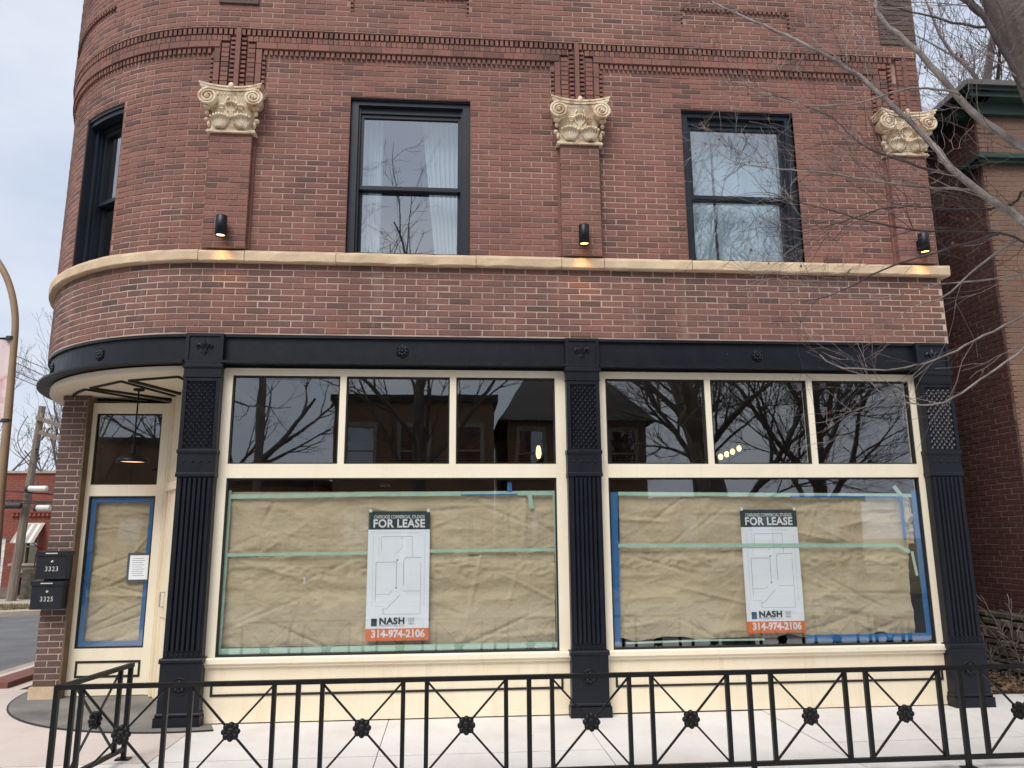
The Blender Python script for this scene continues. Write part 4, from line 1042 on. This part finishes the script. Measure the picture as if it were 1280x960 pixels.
# green eave, bracket and hood moulding
m = MB(); m.box(YN-.2, 9, -.1, .20, 7.45, 7.52, fn); m.box(YN-.24, 9, -.1, .24, 7.52, 7.57, fn); m.box(-.21, 6, -.1, .22, 7.45, 7.52, ff); m.box(-.25, 6, -.1, .26, 7.52, 7.57, ff)
m.box(YN, 9, 0, .06, 7.32, 7.45, fn); m.box(-.06, 6, 0, .08, 7.28, 7.45, ff); m.build('eave', 'greentrim', NBG)
for k in range(7):
    u = YN+.1+k*.55; q = MB(); q.box(u, u+.08, .06, .18, 7.32, 7.45, fn, ch=.03); q.build('eave_bracket', 'greentrim', NBG)
m = MB(); m.box(YN-.04, YN+.34, 0, .07, 6.58, 6.63, fn); m.box(YN-.06, YN+.34, 0, .10, 6.63, 6.68, fn); m.box(-.08, 6, 0, .08, 6.58, 6.63, ff); m.box(-.11, 6, 0, .12, 6.63, 6.69, ff); m.build('belt_moulding', 'greentrim', NBG)
m = MB(); e = [(XN-.28, YN-.3, 7.57), (16, YN-.3, 7.57), (16, 9, 7.57), (XN-.28, 9, 7.57)]; m.add(e+[(XN+.15, YN+.25, 8.02), (16, YN+.25, 8.02), (16, 9, 8.02), (XN+.15, 9, 8.02)], [(0, 1, 5, 4), (0, 4, 7, 3), (4, 5, 6, 7), (0, 3, 2, 1)]); m.build('roof', 'shingle', NBG)
m = MB(); m.box(XN+.3, 15.6, YN+.3, 9, -.2, 7.4); m.t = [(.4, .5, .5)]*len(m.v); m.build('inner_body', 'brick_dark', NBG)
# drain pipe on the gangway side
T = MB(); T.tube([fn(2.6, .08, 0), fn(2.6, .08, 7.3)], .045, 8); T.build('downpipe', 'jamb', NBG)

# ================================================================== TREES
def wander(r, p, d, L_, n, curl, lift):
    P = [Vector(p)]; d = Vector(d).normalized()
    for i in range(n):
        d = (d+Vector((r.uniform(-1, 1), r.uniform(-1, 1), r.uniform(-1, 1)))*curl+Vector((0, 0, lift))).normalized(); P.append(P[-1]+d*(L_/n))
    return P
MINR = .0012
def grow(m, r, p, d, L_, rad_, lvl, kids, curl=.25, lift=.04, sides=4, spread=.9):
    n = 6 if lvl else 4; P = wander(r, p, d, L_, n, curl, lift)
    m.tube(P, [max(MINR, rad_*(1-.75*i/n)) for i in range(n+1)], sides if lvl else 3, False)
    if lvl == 0: return
    for k in range(kids):
        i = r.randint(1, n-1); q = P[i]+(P[i+1]-P[i])*r.random(); t = (P[i+1]-P[i]).normalized()
        s_ = Vector((r.uniform(-1, 1), r.uniform(-1, 1), r.uniform(-1, 1))); s_ = (s_-t*s_.dot(t)).normalized()
        grow(m, r, q, t+s_*r.uniform(.5, 1)*spread, L_*r.uniform(.38, .68), rad_*r.uniform(.4, .6)*(1-.5*i/n), lvl-1, max(2, kids-1), curl, lift, sides, spread)
def smooth(P, k=3):
    P = [Vector(p) for p in P]; out = []
    for i in range(len(P)-1):
        a = P[max(i-1, 0)]; b = P[i]; c = P[i+1]; d = P[min(i+2, len(P)-1)]
        for j in range(k):
            t = j/k; out.append(.5*((2*b)+(c-a)*t+(2*a-5*b+4*c-d)*t*t+(3*b-a-3*c+d)*t**3))
    return out+[P[-1]]
r = random.Random(21)
FT = thing('street_tree', 'bare grey street tree reaching across the front from the right', 'tree', (7.05, -4, 0))
tp = smooth([(7.15, -4.0, -.1), (7.05, -4, 1.2), (6.85, -4, 2.6), (6.52, -4, 3.9), (6.33, -4, 4.6), (6.13, -4, 5.2), (5.85, -3.95, 6.2), (5.7, -3.9, 7.6)])
tp = smooth(tp, 5); n = len(tp); m = MB(); S_ = 44; vs = []; ph = [r.uniform(0, 6.28) for _ in range(6)]
for i, p in enumerate(tp):
    t = i/(n-1); rr = .25-.07*min(1, t*2.2)-.09*max(0, t-.55)/.45
    for k in range(S_):
        th = 2*math.pi*k/S_; rid = abs(math.sin(5.5*th+1.3*math.sin(i*.23+ph[0])+ph[1]))**.6*.55+abs(math.sin(9*th+1.7*math.sin(i*.31+th+ph[2])))**.7*.45
        q = rr*(1+.06*(rid-.5)+.03*math.sin(2*th+i*.1))+r.uniform(-.0025, .0025); vs.append((p.x+q*math.cos(th), p.y+q*math.sin(th), p.z+.25*q*math.cos(th)))
m.add(vs, [(i*S_+k, i*S_+(k+1) % S_, (i+1)*S_+(k+1) % S_, (i+1)*S_+k) for i in range(n-1) for k in range(S_)]); m.build('trunk', 'bark', FT, True)
def px(u, v, y): return atY(u, v, y)
BR = [
 # A long main limb
 ([(6.75, -4, 3.0)], [(1300, 300), (1280, 278), (1201, 220), (1163, 179), (1108, 124), (1060, 86), (984, 45), (929, 21), (890, 2)], -3.75, -2.5, .031, .007),
 ([(6.6, -4, 3.5)], [(1300, 200), (1280, 186), (1228, 151), (1197, 120), (1149, 67), (1101, 24), (1094, 0), (1098, -40)], -3.8, -3.1, .032, .012),
 (None, [(1222, 237), (1180, 236), (1132, 232), (1046, 218), (990, 212), (933, 206), (905, 196)], -3.4, -2.5, .011, .003),
 ([(6.8, -4, 2.9)], [(1300, 310), (1280, 302), (1249, 292), (1142, 287), (1090, 278), (1046, 265), (1001, 254), (960, 240)], -3.5, -2.4, .012, .003),
 (None, [(1208, 223), (1150, 208), (1094, 189), (1065, 170), (1043, 148), (1012, 134), (965, 118)], -3.4, -2.5, .011, .003),
 ([(6.9, -4, 2.5)], [(1300, 380), (1280, 396), (1230, 420), (1184, 444), (1132, 460), (1085, 462), (1046, 458), (1025, 444)], -3.4, -2.6, .010, .003),
 ([(6.9, -4, 2.3)], [(1300, 428), (1280, 437), (1235, 468), (1194, 496), (1166, 506), (1135, 503), (1110, 492)], -3.4, -2.8, .010, .003),
 (None, [(1200, 118), (1170, 111), (1125, 113), (1075, 128), (1010, 133), (985, 125), (950, 118)], -3.55, -3.0, .009, .003),
 ([(6.55, -4, 3.9)], [(1290, 120), (1278, 104), (1258, 68), (1234, 28), (1210, 4), (1190, -20)], -4.15, -4.1, .021, .015),
 (None, [(1236, 34), (1200, 30), (1160, 20), (1120, 8), (1085, -6)], -3.9, -3.4, .010, .004),
 (None, [(1249, 292), (1190, 310), (1120, 330), (1075, 352), (1030, 372), (1000, 376)], -3.3, -2.5, .010, .003),
 ([(6.9, -4, 2.6)], [(1300, 350), (1270, 345), (1215, 352), (1160, 358), (1110, 372), (1060, 372)], -3.4, -2.6, .009, .003),
 (None, [(1270, 300), (1225, 330), (1180, 372), (1150, 380), (1125, 395)], -3.3, -2.8, .009, .003),
 ([(6.85, -4, 2.6)], [(1300, 250), (1265, 256), (1210, 262), (1150, 258), (1100, 262), (1040, 282), (1005, 290)], -3.5, -2.6, .011, .003),
]
tw = MB(); twd = MB(); twp = tw
for bi, (start, pts, y0, y1, r0, r1) in enumerate(BR):
    dk = bi in (3, 4, 8, 9, 10, 13)
    n = len(pts); P = [Vector(s_) for s_ in (start or [])]+[px(u, v, y0+(y1-y0)*i/(n-1)) for i, (u, v) in enumerate(pts)]
    P = smooth(P, 4); n = len(P); P = [p+Vector((r.uniform(-1, 1), r.uniform(-1, 1), r.uniform(-1, 1)))*.006 for p in P]
    m = MB(); m.tube(P, [r0+(r1-r0)*i/(n-1) for i in range(n)], 8); m.build('branch', 'bark_dark' if dk else 'bark_grey', FT, True)
    L_ = sum((P[i+1]-P[i]).length for i in range(n-1))
    low = r0 < .0105
    for k in range(int(L_*(2.4 if low else 7.5))):
        i = r.randint(3, n-2); t = (P[i+1]-P[i]).normalized(); s_ = Vector((r.uniform(-1, 1), r.uniform(-.7, .7), r.uniform(-1, 1))); s_ = (s_-t*s_.dot(t)).normalized()
        tw = twd if r.random() < (.75 if dk else .3) else twp
        if low: grow(tw, r, P[i], t+s_*r.uniform(.3, .9), r.uniform(.25, 1.0), r.uniform(.0015, .0027), r.choice((1, 1, 2)), 3, .26, .01, 4, .7)
        else: grow(tw, r, P[i], t+s_*r.uniform(.4, 1.1), r.uniform(.25, 1.0), r.uniform(.0017, .0034), 2, 3, .30, .02, 4)
    for k in range(2): grow(tw, r, P[-1], P[-1]-P[-3], r.uniform(.3, .6), r1*.7, 2, 3, .3, .03, 4)
tw = twp; stuff(tw.build('twigs', 'twig', FT)); stuff(twd.build('dark_twigs', 'twig_dark', FT))
# buds at some twig ends
m = MB()
for k in range(120):
    q = tw.v[r.randrange(len(tw.v))]; m.ball(q, r.uniform(.005, .010), 5, 4, (1, 1, 1.6))
stuff(m.build('buds', 'leaf', FT))
def bare_tree(name, label, base, h, rt, seed, lvl=4, kids=5, group=None, lean=(0, 0), mtl='bark', tm='twig_far', fork=.45, spread=.9, side=4):
    r = random.Random(seed); T = thing(name, label, 'tree', base, group); b = Vector(base)
    P = smooth([b+Vector((lean[0]*t*h+.15*math.sin(t*5+seed)*t, lean[1]*t*h, h*.62*t)) for t in np.linspace(0, 1, 6)], 2); n = len(P)
    m = MB(); m.tube(P, [rt*(1.25 if i == 0 else 1)*(1-.55*i/(n-1)) for i in range(n)], 10); m.build('trunk', mtl, T, True)
    c = MB()
    for k in range(7):
        t = fork+(1-fork)*k/7; i = min(n-2, int(t*(n-1))); a = k*2.4+seed; d = Vector((math.cos(a), math.sin(a), .75+.5*t))
        grow(c, r, P[i], d, h*r.uniform(.38, .55)*(1.15-.4*t), rt*.5*(1-.4*t), lvl, kids, .22, .05, side, spread)
    grow(c, r, P[-1], (0, 0, 1), h*.4, rt*.45, lvl, kids, .2, .05, side, spread)
    c.build('crown', tm, T)
MINR = .0055
bare_tree('bare_tree', 'tall bare tree rising behind the neighbour roof, seen against the sky at upper right', (17.6, 11, 0), 19, .34, 5, 4, 6, 'bare trees', spread=1.0, fork=.35)
bare_tree('bare_tree', 'tall bare tree further back behind the neighbour, its twigs touching the right edge', (26, 16, 0), 22, .34, 9, 4, 6, 'bare trees', spread=1.0, fork=.35)
bare_tree('bare_tree', 'bare tree whose grey twigs rise behind the far red brick building', (-15.2, 30, 0), 9.6, .25, 8, 4, 5, 'bare trees')
bare_tree('bare_tree', 'bare tree furthest left behind the street lamp', (-18.5, 27, 0), 9.2, .25, 11, 4, 4, 'bare trees')

m = MB(); r = random.Random(4)
for k in range(12): grow(m, r, (9.15+r.uniform(-.25, .3), .75+r.uniform(-.35, .6), 0), (r.uniform(-.5, .5), r.uniform(-.4, .3), 1), r.uniform(.3, .8), .005, 2, 3, .3, -.02, 4)
SHR = thing('dry_shrub', 'leafless tangled shrub by the stone foundation at lower right', 'shrub', (9.15, .75, 0)); m.build('stems', 'twig_dark', SHR)
# ================================================================== LEFT BACKGROUND
FB = thing('red_brick_house', 'low red brick house with a striped awning across the side street', 'house', (-12, 19.4, 0))
fb = fxy(0, 19.4)
HO = [(-11.62, -11.18, 1.06, 2.15), (-11.68, -11.16, .12, .62), (-14.2, -12.22, .02, 1.93)]
m = MB()
for z0, z1 in ((0, .62), (.62, 1.06), (1.06, 1.93), (1.93, 2.15), (2.15, 4.05)):
    for p, q in free_intervals(-17, -8.6, z0, z1, HO): m.box(p, q, -.35, -.010, z0, z1, fb)
hw = m.build('wall', 'mortar_dark', FB)
m = MB(); lay(m, brick_list(-17, -8.6, .3, 4.05, .075, .24, HO), fb, 0, .04); stuff(m.build('brickwork', 'brick_far', hw))
m = MB(); m.box(-17, -8.6, -.4, .06, 4.05, 4.13, fb); m.build('coping', 'kerb', FB)
m = MB(); m.box(-12.1, -9.6, 0, .09, 2.72, 2.80, fb); m.box(-12.1, -9.6, 0, .05, 2.60, 2.72, fb)
x = -12.08
while x < -9.6: m.box(x, x+.07, .05, .09, 2.60, 2.70, fb); x += .14
m.t = [(.8, .5, .5)]*len(m.v); m.build('cornice', 'brick_far', FB)
m = MB(); m.box(-17, -8.6, -.34, .03, 0.0, 1.0, lambda u, d, z: fb(u, d, z)); 
m = MB()
for k in range(6):
    for j in range(4):
        x = -11.95+k*.28+(.14 if j % 2 else 0); z = .02+j*.24
        if z < .60 and x+.27 > -11.70 and x < -11.14: continue
        m.box(x, x+.27, -.1, .05+.01*((k*7+j*3) % 3), z, z+.23, fb)
m.build('stone_base', 'kerb', FB); MB().box(-11.98, -10.7, 0, .16, .98, 1.06, fb).build('stone_sill', 'kerb', FB)
w1 = MB(); w1.box(-11.62, -11.57, -.2, -.05, 1.06, 2.15, fb); w1.box(-11.23, -11.18, -.2, -.05, 1.06, 2.15, fb); w1.box(-11.57, -11.23, -.2, -.05, 1.58, 1.63, fb); w1.box(-11.57, -11.23, -.2, -.05, 2.10, 2.15, fb); w1 = w1.build('window', 'kerb', FB)
MB().box(-11.6, -11.2, -.2, -.16, 1.06, 2.15, fb).build('pane', 'glass_far', w1); MB().box(-11.6, -11.2, -.35, -.3, .1, 2.15, fb).build('window_back', 'groove', w1)
w2 = MB(); w2.box(-11.68, -11.16, -.2, -.1, .56, .62, fb); w2.box(-11.45, -11.39, -.2, -.1, .12, .56, fb); w2 = w2.build('basement_window', 'rubble', FB); MB().box(-11.68, -11.16, -.24, -.2, .12, .62, fb).build('pane', 'glass_far', w2)
m = MB(); m.box(-14.2, -12.22, -.2, -.1, .02, 1.93, fb)
for k in range(8): m.box(-14.2, -12.22, -.1, -.085, .06+k*.235, .06+k*.235+.2, fb)
m.build('garage_door', 'whitepaint', FB)
# awning: sloped slats
aw = MB(); aw.bar(fb(-11.75, .02, 2.36), fb(-11.0, .02, 2.36), .04); aw = aw.build('awning', 'whitepaint', FB)
for k in range(7):
    m = MB(); a = -11.75+k*.107; m.add([fb(a, .02, 2.36), fb(a+.1, .02, 2.36), fb(a+.1, .62, 1.74), fb(a, .62, 1.74), fb(a, .02, 2.34), fb(a+.1, .02, 2.34), fb(a+.1, .62, 1.72), fb(a, .62, 1.72)], [(0, 1, 2, 3), (7, 6, 5, 4), (0, 4, 5, 1), (2, 6, 7, 3), (1, 5, 6, 2), (0, 3, 7, 4)]); m.build('awning_slat', 'whitepaint' if k % 2 else 'kerb', aw)
m = MB(); m.bar(fb(-11.05, .62, 1.74), fb(-11.05, .0, 1.5), .02); m.bar(fb(-10.95, .5, .0), fb(-10.95, .5, 1.35), .03); m.bar(fb(-10.95, .5, 1.35), fb(-10.3, .5, 1.35), .03); m.build('iron_bracket', 'wire', FB)
MB().box(-10.9, -9.3, 0, 1.3, -.1, .9, fb).build('porch_step', 'rubble', FB)
# utility pole
UP = thing('utility_pole', 'weathered wooden utility pole with crossarms across the side street', 'pole', tuple(atY(12, 751, 17.5)))
pb0 = atY(13, 752, 17.5); pt0 = atY(53, 508, 17.5)
MB().tube([pb0-Vector((0, 0, .2)), (pb0+pt0)/2, pt0], [.15, .125, .105], 10).build('shaft', 'pole', UP)
for (u0, v0), (u1, v1) in (((46, 522), (80, 534)), ((50, 540), (78, 550))):
    a, b = atY(u0, v0, 17.35), atY(u1, v1, 17.1); o = MB().bar(a, b, .10, .12).build('crossarm', 'pole', UP)
    m = MB()
    for t in (.15, .5, .9): p = a+(b-a)*t; m.tube([p+Vector((0, 0, .05)), p+Vector((0, 0, .2))], [.03, .045], 8)
    m.build('insulator', 'kerb', o)
a, b = atY(77, 536, 17.1), atY(76, 552, 17.1); MB().bar(a, b, .07).build('crossarm_post', 'pole', UP)
a, b = atY(51, 550, 17.4), atY(62, 535, 17.2); MB().bar(a, b, .05).build('brace', 'pole', UP)
m = MB()
for k in range(4): p = atY(46+k*.8, 561+k*4, 17.4); m.ball(p, .05, 8, 5)
m.build('spool_insulator', 'wire', UP)
for i, (p, q, lb, sag) in enumerate((((35, 520, 17.3), (52, 590, 17.3), 'thin looping jumper wire hanging left of the utility pole', -.5),)):
    A_, B_ = atY(*p), atY(*q); mb = MB(); mb.tube([A_+(B_-A_)*t+Vector((sag*math.sin(math.pi*t), 0, 0)) for t in np.linspace(0, 1, 14)], .012, 4); tag(mb.build('jumper_wire', 'wire'), lb, 'wire')
def wire(p, q, sag, label, rr=.012, n=16):
    mb = MB(); A_, B_ = Vector(p), Vector(q); mb.tube([A_+(B_-A_)*t-Vector((0, 0, sag*4*t*(1-t))) for t in np.linspace(0, 1, n)], rr, 4); tag(mb.build('overhead_wire', 'wire'), label, 'wire', 'overhead wires')
for i, (v0, v1) in enumerate(((438, 468), (446, 478), (458, 488), (465, 494))):
    wire(atY(-60, v0-30, 14), atY(110, v1+14, 22), .05, 'thin overhead wire left of the round corner, number %s from the top' % ('one', 'two', 'three', 'four')[i] if False else ('topmost', 'second highest', 'second lowest', 'lowest')[i]+' of the four thin overhead wires left of the round corner')
wire(atY(-60, 606, 17.3), atY(110, 620, 17.3), .05, 'thick cable slung past the pole before the red house parapet', .03)
wire(atY(-60, 622, 17.2), atY(110, 628, 17.2), .03, 'thick upper twin cable crossing before the red house cornice', .035); wire(atY(-60, 629, 17.2), atY(110, 627, 17.2), .03, 'thick lower twin cable crossing before the red house cornice', .03)
for (u, v, L_, mtl, lb) in ((47, 611, .30, 'whitepaint', 'white oval splice case on the cable right of the utility pole'), (54, 635, .22, 'whitepaint', 'white cylinder splice case hanging under the twin cables'), (15, 632, .3, 'wire', 'black splice case on the twin cables left of the utility pole')):
    p = atY(u, v, 17.2); T = thing('splice_case', lb, 'splice case', tuple(p), 'cable splice cases')
    MB().tube([p+Vector((x, 0, 0)) for x in (-L_, -L_*.9, L_*.9, L_)], [.05, .095, .095, .05], 12).build('case', mtl, T); MB().tube([p+Vector((-L_*1.15, 0, 0)), p+Vector((-L_*.85, 0, 0))], .11, 10).build('end_cap', 'wire', T)
    MB().bar(p+Vector((0, 0, .08)), p+Vector((0, 0, .22)), .02).build('hanger', 'wire', T)
# street lamp pole with curved neck
SL = thing('street_lamp', 'tan street lamp pole with a curved neck at the left edge', 'lamp', tuple(atY(-22, 880, 4.0).xy)+(-.02,))
lpts = [(-20, 905), (-11, 760), (1, 610), (10, 520), (16, 450), (19, 410), (18, 385), (13, 360), (4, 338), (-10, 318), (-32, 302), (-60, 294)]
P = smooth([atY(u, v, 4.0) for u, v in lpts], 3); n = len(P)
MB().tube(P, [.085-.035*min(1, i/12) for i in range(n)], 14).build('pole', 'lamp_pole', SL, True)
m = MB(); e = P[-1]; m.ball(e+Vector((-.3, 0, -.02)), .13, 12, 8, (2.6, 1, .55)); hd = m.build('lamp_head', 'lamp_pole', SL, True)
m = MB(); m.ball(e+Vector((-.34, 0, -.06)), .10, 12, 8, (2.2, .9, .5)); m.build('lamp_lens', 'whitepaint', hd, True)
for v in (423, 526):
    c = atY(14 if v < 500 else 8, v, 4); MB().tube([c-Vector((0, 0, .025)), c+Vector((0, 0, .025))], .075, 12).build('clamp', 'wire', SL); MB().bar(c, c+Vector((-.8, 0, .0)), .02).build('banner_arm', 'wire', SL)
BN = thing('street_banner', 'faded pink and white banner hanging from the lamp pole', 'banner', tuple(atY(-20, 530, 4)))
a, b = atY(-60, 422, 4), atY(6, 528, 4); m = MB(); n = 8
m.add([(a.x+(b.x-a.x)*i/n, 4+.02*math.sin(i), z) for z in (b.z, a.z) for i in range(n+1)]+[(a.x+(b.x-a.x)*i/n, 4.004+.02*math.sin(i), z) for z in (b.z, a.z) for i in range(n+1)], [(i, i+1, i+n+2, i+n+1) for i in range(n)]+[(i+18, i+19, i+n+20, i+n+19) for i in range(n)]); m.build('cloth', 'banner', BN)
m = MB(); m.bar((a.x, 4, a.z), (b.x, 4, a.z), .02); m.build('hem_rod', 'wire', BN)
# grass tufts on the far verge
m = MB()
for k in range(2500):
    x = rng.uniform(-13, -7); y = rng.uniform(13.9, 16.2); 
    if y < 13.9+(x+9.7)*.42: continue
    h = rng.uniform(.03, .09); a = rng.uniform(0, 6.28); dx, dy = math.cos(a)*.03, math.sin(a)*.03; m.add([(x-dx, y-dy, -.05), (x+dx, y+dy, -.05), (x+rng.uniform(-.04, .04), y+rng.uniform(-.04, .04), -.05+h)], [(0, 1, 2)])
tag(stuff(m.build('dry_grass', 'drygrass')), 'dry winter grass on the verge across the side street', 'grass')

# ================================================================== ACROSS THE STREET (seen as reflections in the glass)
def house(x0, x1, y, h, mtl, label, roof=None, wins=3, pts=None):
    T = thing('house', label, 'house', ((x0+x1)/2, y, 0), 'houses across the street')
    m = MB(); m.box(x0, x1, y-9, y, 0, h); m.t = [(.5, .5, .5)]*len(m.v); m.build('wall', mtl, T)
    if roof == 'flat':
        m = MB(); m.box(x0-.15, x1+.15, y-9.1, y+.18, h, h+.28); m.build('roof', 'shingle', T)
    else:
        m = MB(); k = roof; m.add([(x0-.4, y+.45, h), (x1+.4, y+.45, h), (x1+.4, y-9.3, h), (x0-.4, y-9.3, h), (x0+1.0, y-3, h+k), (x1-1.0, y-3, h+k)], [(0, 1, 5, 4), (2, 3, 4, 5), (1, 2, 5), (3, 0, 4), (3, 2, 1, 0)]); rf = m.build('roof', 'shingle', T)
        m = MB(); m.box(x1-2.6, x1-1.9, y-3.4, y-2.7, h+.2, h+k+1.2); m.t = [(.5, .5, .5)]*len(m.v); m.build('chimney', 'brick_brown', rf)
    for i in range(wins):
        for z0, z1 in ((.9, 2.7), (4.2, 6.0)):
            if z1 > h-.3: continue
            trim = 'jamb' if z0 < 2 else 'kerb'
            c = x0+(x1-x0)*(i+.5)/wins; w = .5
            m = MB(); m.box(c-w-.14, c-w, y, y+.10, z0-.1, z1+.18); m.box(c+w, c+w+.14, y, y+.10, z0-.1, z1+.18); m.box(c-w, c+w, y, y+.10, z1, z1+.18); m.box(c-w-.2, c+w+.2, y, y+.16, z0-.12, z0); m.box(c-w, c+w, y+.0, y+.06, (z0+z1)/2-.03, (z0+z1)/2+.03); o = m.build('window', trim, T)
            MB().box(c-w, c+w, y+.002, y+.02, z0, z1).build('pane', 'glass_far', o)
    return T
house(-1.9, 4.3, -21.5, 7.0, 'brick_brown', 'two storey brown brick house reflected in the left shop transoms', 'flat', 3)
house(4.9, 10.6, -22.5, 6.4, 'brick_brown', 'brown house with dark hipped roof reflected in the middle transoms', 2.4, 3)
house(12.2, 22, -27, 3.3, 'brick_brown', 'low brown brick shed opposite, reflected low in the right window', 'flat', 3)
house(-9.4, -2.6, -23, 3.9, 'brick_brown', 'low brown garage added opposite to screen the sky from the left window reflection', 'flat', 2)  # added to fill the gap where reflected sky washed over the left paper
house(-18, -10, -24, 6.0, 'brick_brown', 'low brick house far left across the street', 'flat', 3)
bare_tree('bare_tree', 'large bare tree with heavy limbs reflected in the leftmost shop pane', (-5.6, -17.3, 0), 15, .42, 3, 4, 5, 'bare trees', lean=(.05, 0), fork=.3, tm='bark')
bare_tree('bare_tree', 'bare tree reflected above the brown house in the left transoms', (1.6, -17.6, 0), 13, .3, 14, 4, 4, 'bare trees', fork=.4, tm='bark')
bare_tree('bare_tree', 'bare forked tree reflected in the middle right transom', (11.3, -17, 0), 14, .36, 6, 4, 7, 'bare trees', lean=(-.06, 0), fork=.22, tm='bark')
bare_tree('bare_tree', 'bare tree reflected in the rightmost transom', (15.6, -18, 0), 13.5, .30, 17, 4, 7, 'bare trees', fork=.25, tm='bark')
bare_tree('bare_tree', 'bare tree reflected in the entrance transom', (-12.5, -16.5, 0), 14, .36, 25, 4, 5, 'bare trees', fork=.25, tm='bark')
T = thing('utility_pole', 'wooden utility pole with one crossarm across the front street', 'pole', (-3.4, -16.2, 0))
MB().tube([(-3.4, -16.2, -.1), (-3.4, -16.2, 9.5)], [.16, .11], 10).build('shaft', 'pole', T); MB().bar((-4.5, -16.1, 8.9), (-2.3, -16.1, 8.9), .1, .12).build('crossarm', 'pole', T)
